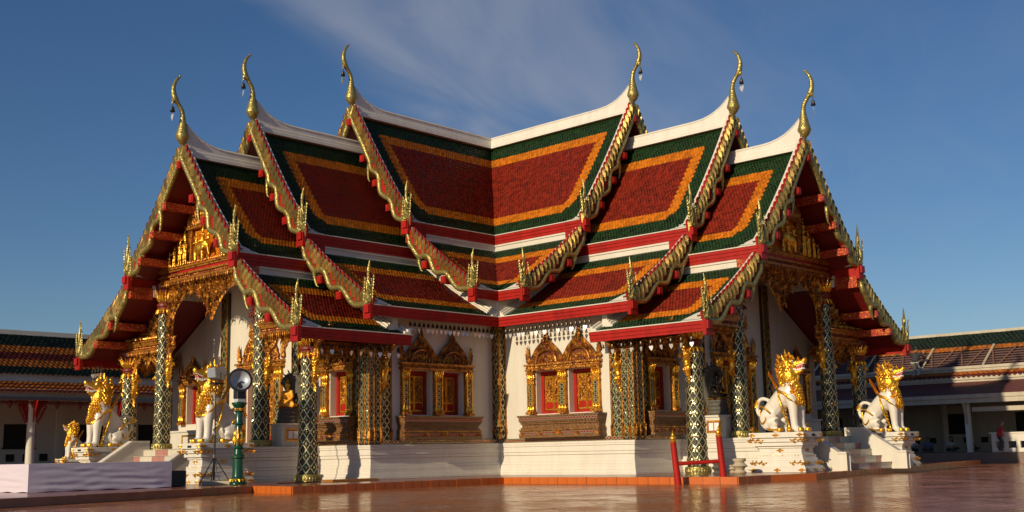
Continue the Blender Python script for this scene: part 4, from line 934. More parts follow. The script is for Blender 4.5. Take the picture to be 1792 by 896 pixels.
def elephant(u0, parent):
    m = MB()
    def Q(a, b, c=0): return tuple(FR(u0 + a, pz + b, .55 + c))
    m.ball(Q(0, .52), (.26, .42, .28), 12, 9)
    for a in (-.26, .26):
        for c in (-.10, .12): m.tube([Q(a, .02, c), Q(a, .25, c), Q(a, .5, c)], [.075, .08, .10], 8)
    m.ball(Q(.0 + .46, .62, .06), (.20, .20, .22), 10, 8); m.tube([Q(.58, .62, .1), Q(.68, .45, .12), Q(.70, .25, .12), Q(.78, .16, .12)], [.09, .07, .05, .03], 8)
    m.tube([Q(.60, .50, .16), Q(.72, .46, .22)], [.025, .012], 5)
    for k in range(5): m.ball(Q(.36, .60 - .02 * k, .24), (.03, .12, .15), 7, 5)
    return remesh(m, GOLD, 'elephant', .025, 2, parent)
elephant(-.12, ped); figure(FR, 0.0, pz + .74, .58, .85, ped, seated=True, arms=1); figure(FR, .45, pz + .80, .6, .6, ped, seated=True, arms=2); figure(FR, -.45, pz + .72, .6, .65, ped, seated=True, arms=1)
for u in (1.65, -1.65): figure(FR, u, pz + 1.05, .40, .7, ped, seated=True, arms=2)
# ------------------------------------------------------------------ stairs
for k in range(5):
    m = MB(); zt = P0 - k * .26; m.box(17.7, 18.02 + k * .42, -2.35, 2.35, max(0.0, zt - .26), zt - .002 * 0 if k else P0 - .003)
    m.box(17.7, 18.05 + k * .42, -2.35, 2.35, zt - .045, zt - .004) if False else None
    st = wing(m.obj('step', CREAM, temple))
    n = 5; w = 4.7 / n
    for j in range(n + 1):
        a = -2.35 + (j - .5 * (k % 2)) * w; b2 = a + w; a = max(a, -2.345); b2 = min(b2, 2.345)
        if b2 - a < .05: continue
        q = MB(); q.box(18.02 + k * .42, 18.035 + k * .42, a + .006, b2 - .006, max(0.0, zt - .26) + .004, zt - .012); q.obj('riser_tile', STEP_P if (j + k) % 2 else STEP_C, st)
    q = MB(); q.box(17.9 + k * .42, 18.07 + k * .42, -2.345, 2.345, zt - .010, zt + .006); q.obj('stair_nosing', CREAM, st)
for sg in (1, -1):
    y0, y1 = sorted((sg * 2.35, sg * 2.62)); m = MB()
    prof = [(17.78, 0), (20.35, 0), (20.35, .62), (20.0, .62), (18.5, 1.58), (17.78, 1.58)]
    m.prism([(a, b) for a, b in prof], y0, y1, 0, axis=1); bo = wing(m.obj('balustrade', WHITE, temple, bevel=.02))
    q = MB(); ya, yb = sorted((sg * 2.31, sg * 2.66)); q.prism([(17.78, 1.58), (18.5, 1.58), (20.02, .62), (20.38, .62), (20.38, .69), (20.04, .69), (18.54, 1.65), (17.78, 1.65)], ya, yb, 0, axis=1); q.obj('handrail', WHITE, bo)

# ================================================================== lions on their pedestals
def lion_meshes():
    m = MB()
    def T(p, r, n=12): m.tube([tuple(v) for v in catmull(p, 4)], [float(np.interp(i / (4 * (len(p) - 1)), np.linspace(0, 1, len(p)), r)) for i in range(4 * (len(p) - 1) + 1)], n)
    T([(-.62, 0, .62), (-.35, 0, .95), (.05, 0, 1.30), (.32, 0, 1.50), (.40, 0, 1.85)], [.36, .36, .40, .42, .30])
    m.ball((.42, 0, 1.28), (.36, .36, .46), 14, 10)
    for e in (-1, 1):
        T([(.45, .25 * e, 1.35), (.55, .27 * e, .95), (.57, .27 * e, .50), (.60, .27 * e, .12)], [.24, .20, .15, .14])       # fore leg
        m.ball((.72, .27 * e, .09), (.20, .15, .11), 12, 8)
        m.ball((-.55, .26 * e, .50), (.38, .20, .42), 14, 10)                                                             # haunch
        T([(-.45, .34 * e, .40), (-.15, .36 * e, .42), (-.30, .37 * e, .22), (-.28, .37 * e, .12)], [.24, .17, .11, .09])
        m.ball((-.12, .37 * e, .08), (.22, .12, .09), 12, 8)
    T([(-.85, 0, .50), (-1.12, 0, .75), (-1.14, 0, 1.08), (-.95, 0, 1.28), (-.66, 0, 1.22), (-.48, 0, 1.05)], [.09, .085, .085, .08, .075, .05], 10)   # tail looped up onto the back
    T([(.38, 0, 1.8), (.36, 0, 2.1), (.36, 0, 2.35)], [.28, .26, .25])
    body = remesh(m, WHITE2, 'body', .035, 4)
    # head and mane, gilded
    m = MB()
    m.ball((.30, 0, 2.05), (.40, .36, .46), 14, 10); m.ball((.28, 0, 2.42), (.36, .32, .34), 14, 10); m.ball((.42, 0, 1.72), (.33, .32, .22), 12, 8)
    T([(.40, 0, 2.50), (.66, 0, 2.50), (.92, 0, 2.56), (1.04, 0, 2.64)], [.24, .19, .13, .08])         # upper muzzle
    m.ball((1.02, 0, 2.66), (.09, .11, .08)); T([(.45, 0, 2.26), (.68, 0, 2.20), (.92, 0, 2.30)], [.16, .12, .07])
    for e in (-1, 1):
        m.ball((.52, .19 * e, 2.60), (.14, .10, .10), 10, 7); m.ball((.98, .07 * e, 2.60), (.07, .05, .06), 8, 6)
        T([(.30, .22 * e, 2.62), (.22, .28 * e, 2.78), (.20, .27 * e, 2.94)], [.09, .07, .015], 8)
    T([(.60, 0, 2.16), (.72, 0, 2.0), (.64, 0, 1.84), (.78, 0, 1.80)], [.07, .055, .045, .02], 8)
    head = remesh(m, GOLD, 'gilt_head', .030, 2)
    m = MB(); rn = random.Random(4)
    for j in range(11):                                           # mane: rings of curling locks
        z = 1.62 + j * .098; rx = float(np.interp(z, (1.6, 1.8, 2.1, 2.45, 2.7), (.36, .36, .38, .37, .30)))
        for k in range(17):
            a = math.pi * 2 * (k + .5 * (j % 2)) / 17
            if abs(a) < .9 or abs(a - 2 * math.pi) < .9:
                if z > 2.12: continue
            o = Vector((math.cos(a), math.sin(a) * .92, 0)); c = Vector((.30 + .06 * (2 - z), 0, z)) + o * rx * .86
            m.leaf(c, Vector((0, 0, -.9)) + o * .45 - Vector((.15, 0, 0)), Vector((-o.y, o.x, 0)), o, .16, .11, rn.uniform(-.4, .4), .14, th=.45)
    for j in range(7):                                            # spiky crest down the back of the neck
        z = 2.72 - j * .17; m.leaf((-.02 - .035 * (3 - abs(j - 3)), 0, z), Vector((-.55, 0, .75)), (0, 1, 0), (-.8, 0, -.5), .30, .18, 0, .1, th=.5); m.leaf((-.02 - .035 * (3 - abs(j - 3)), 0, z), Vector((-.55, 0, .75)), (.5, 0, .5), (0, 1, 0), .30, .16, 0, 0, th=.4)
    for (x, z, h) in ((.50, 2.72, .16), (.38, 2.76, .24), (.22, 2.74, .34), (.08, 2.66, .24)):
        for sd, ou in (((0, 1, 0), (1, 0, 0)), ((1, 0, 0), (0, 1, 0)), ((1, 0, 0), (0, -1, 0))): m.leaf((x, 0, z), (-.12, 0, 1), sd, ou, h, .15, 0, .05, th=.4)
    for e in (-1, 1):
        for (x, z) in ((.12, 2.6), (.02, 2.4), (.0, 2.2), (.04, 2.0)): m.leaf((x, .28 * e, z), (-.5, .22 * e, .6), (0, 0, 1), (0, e, 0), .22, .14, 0, .1, th=.4)
        m.leaf((.66, .16 * e, 2.64), (-.3, .3 * e, .8), (1, 0, 0), (0, e, 0), .22, .12, 0, .2)
    for j in range(6):                                            # collar of gilt flames on the chest
        for k in range(11):
            a = (k - 5) * .24 + (j % 2) * .12; o = Vector((math.cos(a), math.sin(a), 0)); z = 1.78 - j * .115
            m.leaf(Vector((.40, 0, z)) + o * (.33 + .022 * j), (0, 0, -1), (-o.y, o.x, 0), o, .19, .12, rn.uniform(-.3, .3), .08, th=.5)
    mane = m.mesh('mane', GOLD)
    # gilt straps that follow the body
    m = MB()
    for e in (-1, 1):
        m.tube([tuple(v) for v in catmull([(-.18, .12 * e, 1.62), (.02, .36 * e, 1.52), (.30, .44 * e, 1.42), (.55, .43 * e, 1.18), (.74, .26 * e, 1.0), (.80, .08 * e, 1.02)], 6)], .055, 7, flat=1.0)
        m.tube([tuple(v) for v in catmull([(.02, .38 * e, 1.52), (.08, .42 * e, 1.15), (.20, .40 * e, .7), (.36, .34 * e, .30), (.44, .36 * e, .06)], 6)], .04, 7)
        m.tube([tuple(v) for v in catmull([(-.98, .16 * e, .98), (-.78, .36 * e, .98), (-.52, .44 * e, .86), (-.36, .40 * e, .70)], 5)], .04, 6)
        m.tube([tuple(v) for v in catmull([(-.92, .24 * e, .86), (-.88, .32 * e, .55), (-.72, .44 * e, .34), (-.55, .47 * e, .46), (-.56, .46 * e, .58)], 5)], .035, 6)
        m.tube([tuple(v) for v in catmull([(-.55, .40 * e, .14), (-.30, .44 * e, .10), (-.05, .46 * e, .10)], 4)], .045, 6)
        for (cx, cy) in ((.72, .27), (-.12, .37)):
            for q in (-.09, 0, .09): m.ball((cx + .12, (cy + q) * e, .09), (.10, .048, .085), 8, 6)
        for k in range(7): m.leaf((.42 - .02 * k, (.38) * e, .10 + .13 * k), (-.5, 0, .8), (1, 0, 0), (0, e, 0), .16, .10, 0, .2)
    m.tube([tuple(v) for v in catmull([(-1.20, 0, .95), (-1.20, 0, 1.02), (-1.1, 0, 1.22)], 4)], .10, 8)
    for k in range(6):
        for sd in ((1, 0, 0), (0, 1, 0)): m.leaf((-.20 - .05 * k, 0, 1.55 + .09 * k), (-.45, 0, .9), sd, (0, 1, 0), .34, .17, 0, .1, th=.5)
    straps = m.mesh('gilt_strap', GOLD)
    # mouth, teeth, eyes
    m = MB(); m.prism([(.58, 2.30), (.90, 2.38), (1.0, 2.50), (.60, 2.44)], -.10, .10, 0, axis=1); mouth = m.mesh('open_mouth', TONGUE)
    m = MB()
    for e in (-1, 1):
        m.tube([(.58, .13 * e, 2.40), (.78, .125 * e, 2.44), (1.02, .07 * e, 2.53)], .028, 6); m.tube([(.58, .13 * e, 2.33), (.76, .12 * e, 2.27), (.96, .06 * e, 2.34)], .028, 6)
        for k in range(4): m.lathe([(.022, 0), (.004, -.07)], 6, (.70 + k * .085, .11 * e - k * .012 * e, 2.43 + k * .025)); m.lathe([(.020, 0), (.004, .06)], 6, (.68 + k * .08, .11 * e - k * .012 * e, 2.29 + k * .02))
        m.lathe([(.03, 0), (.004, -.12)], 6, (.95, .08 * e, 2.52)); m.ball((.60, .235 * e, 2.60), (.055, .035, .05), 9, 6)
    teeth = m.mesh('teeth', EYEW)
    m = MB()
    for e in (-1, 1): m.ball((.615, .262 * e, 2.60), (.028, .018, .03), 8, 6)
    eyes = m.mesh('eye', BLACK)
    return body, head, mane, straps, mouth, teeth, eyes
LM = lion_meshes()
def lion(loc, rz, label, scale=1.0, group='lion guardians beside the stairs', first=[True]):
    t = thing('lion_statue', label, 'lion statue', loc, rz, group); t.scale = (scale * .96, scale * .94, scale * .985)
    if first[0]: b, h = LM[0], LM[1]; first[0] = False
    else:
        b, h = LM[0].copy(), LM[1].copy(); COL.objects.link(b); COL.objects.link(h)
    for o in (b, h): o.parent = t
    for me, nm in zip(LM[2:], ('mane', 'gilt_strap', 'open_mouth', 'teeth', 'eye')):
        o = bpy.data.objects.new(nm, me); COL.objects.link(o); o.parent = t
        if nm in ('mane', 'teeth'): stuff(o)
    return t
def pedestal(loc, rz, label, L=1.10, Wd=.66, H=1.43, group='white pedestals under the lions'):
    t = thing('pedestal', label, 'pedestal', loc, rz, group)
    m = MB()
    for z0, z1, o in ((0, .16, .04), (.16, .22, 0), (.22, .42, -.06), (.42, .50, -.12), (.50, .62, -.16), (.62, .70, -.22), (.70, .86, -.24), (.86, .94, -.19), (.94, 1.08, -.10), (1.08, 1.18, -.03), (1.18, 1.24, -.06), (1.24, 1.43, .03)):
        m.box(-L - o, L + o, -Wd - o, Wd + o, z0 * H / 1.43, z1 * H / 1.43)
    m.obj('pedestal_body', WHITE2, t, bevel=.012)
    def orn(c, ux, out, z, kind):
        g = MB(); c = Vector(c); ux = Vector(ux); out = Vector(out); u = Vector((0, 0, 1))
        if kind == 0:
            for a in (-1.57, -.8, 0, .8, 1.57, 2.4, -2.4, 3.14): g.leaf(c, u * math.cos(a) + ux * math.sin(a), ux * math.cos(a) - u * math.sin(a), out, .085 if abs(abs(a) - 1.57) > .1 else .17, .06, 0, .1, th=.35)
        else:
            for e in (-1, 1):
                P = [c + ux * e * q + u * w_ + out * .015 for q, w_ in ((.0, 0), (.09, .035), (.18, .02), (.23, -.02), (.18, -.05), (.12, -.03))]
                g.tube([tuple(v) for v in catmull([tuple(p) for p in P], 4)], .022, 6); g.leaf(c + ux * e * .08, ux * e * .4 + u, ux, out, .13, .08, 0, .2); g.leaf(c + ux * e * .25, ux * e + u * .3, u, out, .10, .07, 0, .2)
            g.ball(tuple(c + out * .01), (.035, .035, .04), 8, 6)
        return g
    k = H / 1.43
    for (ux, out, half, dep) in (((1, 0, 0), (0, 1, 0), L, Wd), ((1, 0, 0), (0, -1, 0), L, Wd), ((0, 1, 0), (1, 0, 0), Wd, L), ((0, 1, 0), (-1, 0, 0), Wd, L)):
        ux = Vector(ux); out = Vector(out)
        for (z, o, kind, fr_) in ((.08, .045, 0, (-.9, 0, .9)), (1.33, .035, 0, (-.9, 0, .9)), (1.13, -.02, 1, (-.80, .80)), (.32, -.045, 1, (-.72, .72)), (.78, -.225, 0, (0,))):
            for f in fr_:
                if half < .8 and f == 0 and kind == 0 and z > 1.2: continue
                g = orn(ux * half * f + out * (dep + o) + Vector((0, 0, z * k)), ux, out, z, kind); g.obj('gilt_ornament', GOLD, t)
        g = MB(); n = int(half * 12)
        for j in range(n):
            c = ux * (half - .26) * (2 * (j + .5) / n - 1) + out * (dep - .155)
            g.leaf(c + Vector((0, 0, .99 * k)), (0, 0, -1), ux, out, .08, .03, 0, .1); g.leaf(c + Vector((0, 0, .63 * k)), (0, 0, -1), ux, out, .08, .03, 0, .1)
        stuff(g.obj('gilt_drops', GOLD, t))
    m = MB(); m.box(L + .03, L + .045, -.10, .14, 1.28 * k, 1.36 * k); m.obj('name_plate', BLACK, t)
    return t
for (x, y, rz, a, b) in ((18.72, 4.05, 0, 'white and gold lion statue sitting behind the green lamp post', 'white pedestal with gold scrolls behind the green lamp post'),
                         (18.72, -4.15, 0, 'white and gold lion statue at the far left beyond the lilac cloth platform', 'white pedestal mostly hidden behind the lilac cloth platform'),
                         (4.05, 18.72, R(90), 'white and gold lion statue in front of the right porch, beside the red posts', 'white pedestal with gold scrolls nearest the red posts'),
                         (-4.10, 18.72, R(90), 'white and gold lion statue on the far right side of the right stairs', 'white pedestal on the far right side of the right stairs')):
    H = 1.43; pedestal((x, y, 0.004), rz, b, H=H); lion((x, y, H + .004), rz, a)
lion((19.3, -5.6, 1.0), R(-10), 'small white and gold lion statue at far left beside the big lion', .52)
pedestal((19.3, -5.6, 0.004), R(-10), 'low white pedestal under the small lion at far left', L=.62, Wd=.42, H=.996)
# ================================================================== seated figures on the porch corners
def shrine(s, d, swap, labels, robe=ROBE, head=GOLD):
    P = (lambda a, b: (b, a)) if swap else (lambda a, b: (a, b))
    x, y = P(s, d); rz = 0 if not swap else 0
    outv = (0, 1) if not swap else (1, 0); 
    t = thing('altar_block', labels[0], 'altar', (x, y, P0 + .004), math.atan2(outv[1], outv[0]), 'white altar blocks on the porch corners')
    # local +x points outward (+d)
    m = MB(); m.box(-.36, .36, -.52, .52, 0, .80); m.box(-.41, .41, -.57, .57, .80, .88); m.obj('block', WHITE, t, bevel=.012)
    for (yy, nm) in ((0, ''),):
        m = MB()
        for q in ((-.33, .33, .20, .26), (-.33, .33, .62, .68), (-.33, -.27, .26, .62), (.27, .33, .26, .62)): m.box(.36, .385, *q)
        m.obj('gilt_panel_frame', GOLD, t); m = MB(); m.box(.362, .372, -.268, .268, .262, .618); m.obj('red_panel', RED, t)
        for c in (-.125, .125): m = MB(); m.box(.372, .378, c - .105, c + .105, .29, .59); m.obj('white_tablet', EYEW, t)
    b = thing('buddha_statue', labels[1], 'statue', (x, y, P0 + .892), math.atan2(1, 0) * 0 + (0.0 if not swap else math.pi / 2), 'seated statues under naga hoods on the porches')
    # faces outward along the wing (+x local)
    m = MB()
    for k in range(4): m.lathe([(.40 - .02 * k, 0), (.44 - .02 * k, .07), (.40 - .02 * k, .15)], 16, (0, 0, .15 * k))
    m.obj('coiled_base', STONE, b)
    m = MB(); m.ball((0, 0, .70), (.36, .46, .12), 14, 8)
    for e in (-1, 1): m.tube([(-.05, .12 * e, .72), (.10, .42 * e, .70), (.30, .10 * e, .76)], [.14, .13, .08], 9); m.tube([(0, .20 * e, 1.24), (.02, .32 * e, 1.0), (.14, .26 * e, .84), (.28, .06 * e, .86)], [.085, .07, .06, .045], 8)
    m.tube([(-.03, 0, .72), (-.02, 0, .95), (0, 0, 1.15), (0, 0, 1.28)], [.22, .17, .22, .10], 12, flat=1.15)
    remesh(m, robe, 'robed_body', .028, 3, b)
    m = MB(); m.tube([(0, 0, 1.25), (0, 0, 1.36)], .065, 9); m.ball((.01, 0, 1.48), (.115, .10, .14), 12, 9); m.ball((-.01, 0, 1.62), (.07, .07, .07), 9, 7); m.tube([(0, 0, 1.66), (0, 0, 1.76)], [.03, .006], 7); m.tube([(.10, 0, 1.50), (.135, 0, 1.46)], .02, 6)
    for e in (-1, 1): m.ball((0, .105 * e, 1.46), (.02, .015, .065), 7, 6)
    remesh(m, head, 'figure_head', .018, 2, b)
    for e in (-1, 1): m = MB(); m.tube([(.24, .16 * e, .86), (.30, .05 * e, .84)], [.05, .035], 8); [m.tube([(.29, (.02 + .018 * q) * e, .84), (.33, (.0 + .018 * q) * e - .02 * e, .83), (.36, (-.03 + .016 * q) * e, .82)], .012, 5) for q in range(5)]; m.obj('hand', GOLD, b)
    m = MB(); m.lathe([(.36, .60), (.44, .62), (.36, .68)], 16, (0, 0, 0)); m.obj('gilt_rim', GOLD, b)
    # naga hood: seven heads fanned behind the head
    m = MB()
    for k in range(7):
        a = (k - 3) * .40; P7 = [(-.30, .10 * math.sin(a), .3), (-.36, .34 * math.sin(a), .95), (-.33, .52 * math.sin(a), 1.25 + .28 * math.cos(a)), (-.20, .60 * math.sin(a), 1.42 + .42 * math.cos(a)), (-.04, .60 * math.sin(a), 1.40 + .44 * math.cos(a))]
        m.tube([tuple(v) for v in catmull(P7, 4)], [.13] * 8 + [.12, .12, .11, .12, .13, .12, .09, .06, .03], 8)
    o = remesh(m, STONE, 'naga_hood', .035, 1, b)
    m = MB()
    for k in range(7):
        a = (k - 3) * .40
        for e in (0, .14): m.leaf((-.24, .62 * math.sin(a), 1.50 + .42 * math.cos(a) - e), (0, math.sin(a), math.cos(a)), (0, math.cos(a), -math.sin(a)), (1, 0, 0), .24, .12, 0, .2)
    stuff(m.obj('hood_crest', STONE, b))
shrine(15.35, 3.66, False, ('white altar block with framed panel on the left porch corner', 'golden seated buddha in saffron robe under dark naga hood, left porch'))
shrine(15.62, 3.66, True, ('white altar block with framed panel behind the red posts', 'dark seated statue half hidden behind the near column of the right porch'), DARKM, DARKM)
# ================================================================== lanterns
def lantern(x, y, z, label):
    t = thing('hanging_lantern', label, 'lantern', (x, y, z), 0, 'red hanging lanterns in the porches')
    m = MB(); m.lathe([(.02, -.75), (.10, -.62), (.28, -.45), (.30, -.40), (.24, -.34), (.42, -.22), (.44, -.16), (.30, -.08), (.32, .05), (.38, .10), (.22, .20), (.16, .36), (.20, .40), (.06, .55), (.03, .75)], 16)
    m.obj('lantern_body', DRED, t); g = MB()
    for (r, z0, n) in ((.44, -.18, 20), (.38, .10, 18), (.30, -.42, 16)):
        for k in range(n): a = 2 * math.pi * k / n; g.leaf((r * math.cos(a), r * math.sin(a), z0), (0, 0, -1), (-math.sin(a), math.cos(a), 0), (math.cos(a), math.sin(a), 0), .15, .11, 0, .1)
    stuff(g.obj('leaf_fringe', BACKR, t)); m = MB(); m.tube([(0, 0, .7), (0, 0, 8.72 - z)], .015, 5); m.obj('chain', IRON, t)
lantern(15.5, 1.9, 6.75, 'dark red tiered lantern hanging in the left porch'); lantern(1.9, 15.5, 6.75, 'dark red tiered lantern hanging in the right porch')
# ================================================================== bells
bm_ = MB(); bm_.tube([(0, 0, 0), (0, 0, -.12)], .008, 4, 0); bm_.lathe([(.018, 0), (.045, -.03), (.055, -.10), (.075, -.15)], 8, (0, 0, -.12), 0); bm_.tube([(0, 0, -.26), (0, 0, -.34)], .006, 4, 0); bell_me = bm_.mesh('wind_bell', DARKM)
hp = [(0, .0), (.035, .03), (.07, .02), (.085, -.03), (.06, -.09), (0, -.17), (-.06, -.09), (-.085, -.03), (-.07, .02), (-.035, .03)]
hm = MB(); hm.prism([(a, b) for a, b in hp], -.003, .003, 0, axis=1); heart_me = hm.mesh('heart_leaf', PALE)
def bell(p, ax, label, group, sc=1.0, rn=random.Random(8)):
    t = bpy.data.objects.new('wind_bell', bell_me); COL.objects.link(t); t.location = p; t.scale = (sc,) * 3; tag(t, label, 'bell', group)
    h = bpy.data.objects.new('heart_leaf', heart_me); COL.objects.link(h); h.parent = t; h.location = (0, 0, -.36); h.rotation_euler = (rn.uniform(-.25, .25), rn.uniform(-.1, .1), ax + rn.uniform(-.7, .7))
for s in np.arange(8.15, 12.75, .235):
    bell((s, 7.72, Lz[2] - .36), 0, 'small dark bell with heart leaf, row under the left main eave', 'bells under the left main eave')
    bell((7.72, s, Lz[2] - .36), math.pi / 2, 'small dark bell with heart leaf, row under the right main eave', 'bells under the right main eave')
for s in np.arange(13.3, 17.8, .45):
    bell((s, 7.8, Lz[3] - .36), 0, 'small bell with heart leaf under the low eave of the left porch', 'bells under the left porch eave')
    bell((7.8, s, Lz[3] - .36), math.pi / 2, 'small bell with heart leaf under the low eave of the right porch', 'bells under the right porch eave')
for d in np.arange(6.9, 7.9, .26):
    bell((17.6, -d, Lz[3] - .36), 0, 'small bell hanging at the far left corner of the left porch', 'bells at the far corner of the left porch')
for i, nm in ((1, 'innermost'), (2, 'middle'), (3, 'outermost')):
    for sw, wn in ((0, 'left'), (1, 'right')):
        p = (Ls[i] + .50, 0, Rz[i] + 1.70); p = (p[1], p[0], p[2]) if sw else p
        bell(p, math.pi / 4, f'bell hanging from the {nm} roof finial of the {wn} wing', 'bells hanging from the roof finials', 1.5)
# ================================================================== things on the terrace
t = thing('platform', 'low platform draped in pale lilac cloth at the left edge', 'platform', (24.55, 4.4, .004))
m = MB(); nx_, ny_ = 46, 40
def wrinkle(a, b, s=1.0): return s * .8 * (.007 * math.sin(a * 1.9 + b * 6) + .004 * math.sin(a * 3.3 - b * 9 + 1.7 * math.sin(a * 2.1)) + .004 * math.sin(b * 15 + a * 2.4 + math.sin(a * 5)))
X0, X1, Y0, Y1, HT = -2.35, 2.35, -2.5, 2.5, .83
def sheet(P, nu, nv):
    vs = [P(i / nu, j / nv) for j in range(nv + 1) for i in range(nu + 1)]
    m.add(vs, [(j * (nu + 1) + i, j * (nu + 1) + i + 1, (j + 1) * (nu + 1) + i + 1, (j + 1) * (nu + 1) + i) for j in range(nv) for i in range(nu)])
sheet(lambda u, v: (X0 + (X1 - X0) * u, Y0 + (Y1 - Y0) * v, HT + wrinkle(u * 3, v * 3, .4) * min(1, 6 * min(u, 1 - u, v, 1 - v))), 40, 40)
def skirt(a, b, nrm):
    def P(u, v): 
        k = min(1, 8 * min(u, 1 - u)); w = (wrinkle(u * 5, v * 2.2) + .012 * math.sin(v * 26 + u * 5) * v) * (1 - v * .0) * k * min(1, v * 5) + .03 * v * k
        return (a[0] + (b[0] - a[0]) * u + nrm[0] * w, a[1] + (b[1] - a[1]) * u + nrm[1] * w, HT * (1 - v) + .012 * (1 + math.sin(u * 31)) * (v > .99))
    sheet(P, 70, 24)
skirt((X0, Y1), (X1, Y1), (0, 1)); skirt((X1, Y1), (X1, Y0), (1, 0)); skirt((X1, Y0), (X0, Y0), (0, -1)); skirt((X0, Y0), (X0, Y1), (-1, 0))
o = m.obj('cloth_cover', CLOTH, t, smooth=False); smooth_angle(o, 50)
m = MB(); m.box(X0 + .06, X1 - .06, Y0 + .06, Y1 - .06, .0, HT - .03); m.obj('deck_frame', IRON, t)
m = MB(); m.box(-.35, .35, -.3, .3, 0, .52); o = m.obj('speaker_box', IRON, bevel=.02); o.location = (21.65, 6.0, .004); tag(o, 'low dark box between the cloth platform and the stairs', 'box')
# green lamp post with a floodlight on top
LP = (19.6, 6.75, .006); t = thing('lamp_post', 'short green lamp post with gold leaves carrying a round floodlight', 'lamp post', LP)
m = MB(); m.lathe([(.30, 0), (.31, .06), (.27, .12), (.24, .20), (.20, .26), (.19, .30), (.195, .86), (.24, .90), (.24, .96), (.17, 1.02), (.15, 1.18), (.18, 1.22), (.14, 1.28), (.20, 1.50), (.20, 1.62), (.12, 1.86), (.11, 1.98), (.16, 2.02), (.13, 2.08), (.125, 2.42), (.17, 2.46), (.14, 2.52), (.22, 2.66), (.26, 2.72), (.26, 2.76), (.10, 2.78)], 24)
smooth_angle(m.obj('post', GREENP, t), 35)
m = MB()
for k in range(16):
    a = 2 * math.pi * k / 16; o = Vector((math.cos(a), math.sin(a), 0)); s = (-o.y, o.x, 0)
    m.leaf(o * .25 + Vector((0, 0, .22)), Vector((0, 0, -1)) + o * .5, s, o, .13, .11, 0, .05)
    m.leaf(o * .16 + Vector((0, 0, 2.60)), Vector((0, 0, -1)) - o * .1, s, o, .14, .07, 0, .05)
for k in range(8):
    a = 2 * math.pi * k / 8; o = Vector((math.cos(a), math.sin(a), 0)); s = (-o.y, o.x, 0)
    m.leaf(o * .15 + Vector((0, 0, 1.30)), Vector((0, 0, 1)) + o * .16, s, o, .52, .15, 0, -.1); m.leaf(o * .205 + Vector((0, 0, 1.58)), Vector((0, 0, 1)) - o * .25, s, o, .36, .10, 0, -.05)
m.obj('gilt_leaves', GOLD, t).__setitem__('kind', 'stuff')
fl = thing('floodlight', 'round black floodlight tilted on top of the green lamp post', 'floodlight', (LP[0], LP[1], 2.79))
def flood_round(parent, aim):
    aim = Vector(aim).normalized(); up = Vector((0, 0, 1)); sd = aim.cross(up).normalized(); u2 = sd.cross(aim); c = Vector((0, 0, .72))
    def ring(r, a, n=28): return [tuple(c + sd * r * math.cos(2 * math.pi * k / n) + u2 * r * math.sin(2 * math.pi * k / n) + aim * a) for k in range(n)]
    m = MB(); rs = [(.10, -.42), (.16, -.38), (.19, -.24), (.33, -.06), (.41, .04), (.42, .10), (.345, .11), (.345, .08)]; n = 28; vs = [p for r, a in rs for p in ring(r, a)]
    m.add(vs, [(i * n + k, i * n + (k + 1) % n, (i + 1) * n + (k + 1) % n, (i + 1) * n + k) for i in range(len(rs) - 1) for k in range(n)] + [tuple(range(n))]); smooth_angle(m.obj('housing', IRON, parent), 40)
    m = MB(); rs = [(.35, .085), (.29, .0), (.20, -.07), (.06, -.10), (.002, -.10)]; vs = [p for r, a in rs for p in ring(r, a)]; m.add(vs, [(i * n + k, i * n + (k + 1) % n, (i + 1) * n + (k + 1) % n, (i + 1) * n + k) for i in range(len(rs) - 1) for k in range(n)]); o = m.obj('reflector', LENS, parent, smooth=True)
    m = MB(); m.tube([tuple(c - aim * .09), tuple(c + aim * .02)], [.05, .035], 8); m.obj('lamp_bulb', LENS, parent)
    m = MB(); m.box(-.14, .14, -.12, .12, .0, .10); m.obj('mounting_plate', PALE, parent); m = MB(); m.box(-.17, .17, -.14, .14, .10, .42); m.tube([(0, 0, .38), tuple(c - aim * .3)], [.15, .16], 10); m.obj('ballast_box', IRON, parent, bevel=.03)
flood_round(fl, (.45, 1.0, .30))
# tripod with a small square floodlight
TP_ = (19.9, 5.75, .006); t = thing('tripod_stand', 'thin dark tripod stand with tall pole in front of the left lion', 'tripod', TP_)
m = MB(); m.tube([(0, 0, .15), (0, 0, 1.7)], .035, 8); m.tube([(0, 0, 1.7), (.0, 0, 3.45)], .024, 8); m.obj('pole', IRON, t)
for k in range(3):
    a = 2.2 + k * 2.094; m = MB(); m.tube([(0, 0, .95), (.62 * math.cos(a), .62 * math.sin(a), .02)], .018, 6); m.obj('leg', IRON, t); m = MB(); m.tube([(0, 0, .40), (.34 * math.cos(a), .34 * math.sin(a), .44)], .012, 5); m.obj('brace', IRON, t)
m = MB(); m.lathe([(.05, 0), (.05, .12)], 10, (0, 0, .90)); m.lathe([(.04, 0), (.04, .1)], 10, (0, 0, 1.68)); m.obj('collar', GREYM, t)
m = MB(); m.box(-.16, .16, -.20, .20, 3.43, 3.47); m.obj('crossbar', IRON, t)
f2 = thing('stage_light', 'square pale floodlight on top of the tripod pole', 'floodlight', (TP_[0], TP_[1], 3.48))
m = MB(); m.prism([(-.16, .10), (.16, .18), (.20, .50), (-.10, .56), (-.24, .40)], -.26, .26, 0, axis=1); m.obj('housing', CREAM, f2, bevel=.02); m = MB(); m.prism([(.165, .19), (.175, .19), (.212, .49), (.203, .49)], -.22, .22, 0, axis=1); m.obj('glass', LENS, f2)
m = MB(); m.tube([(0, -.29, .35), (0, -.29, .02), (0, .29, .02), (0, .29, .35)], .018, 6); m.obj('yoke', IRON, f2)
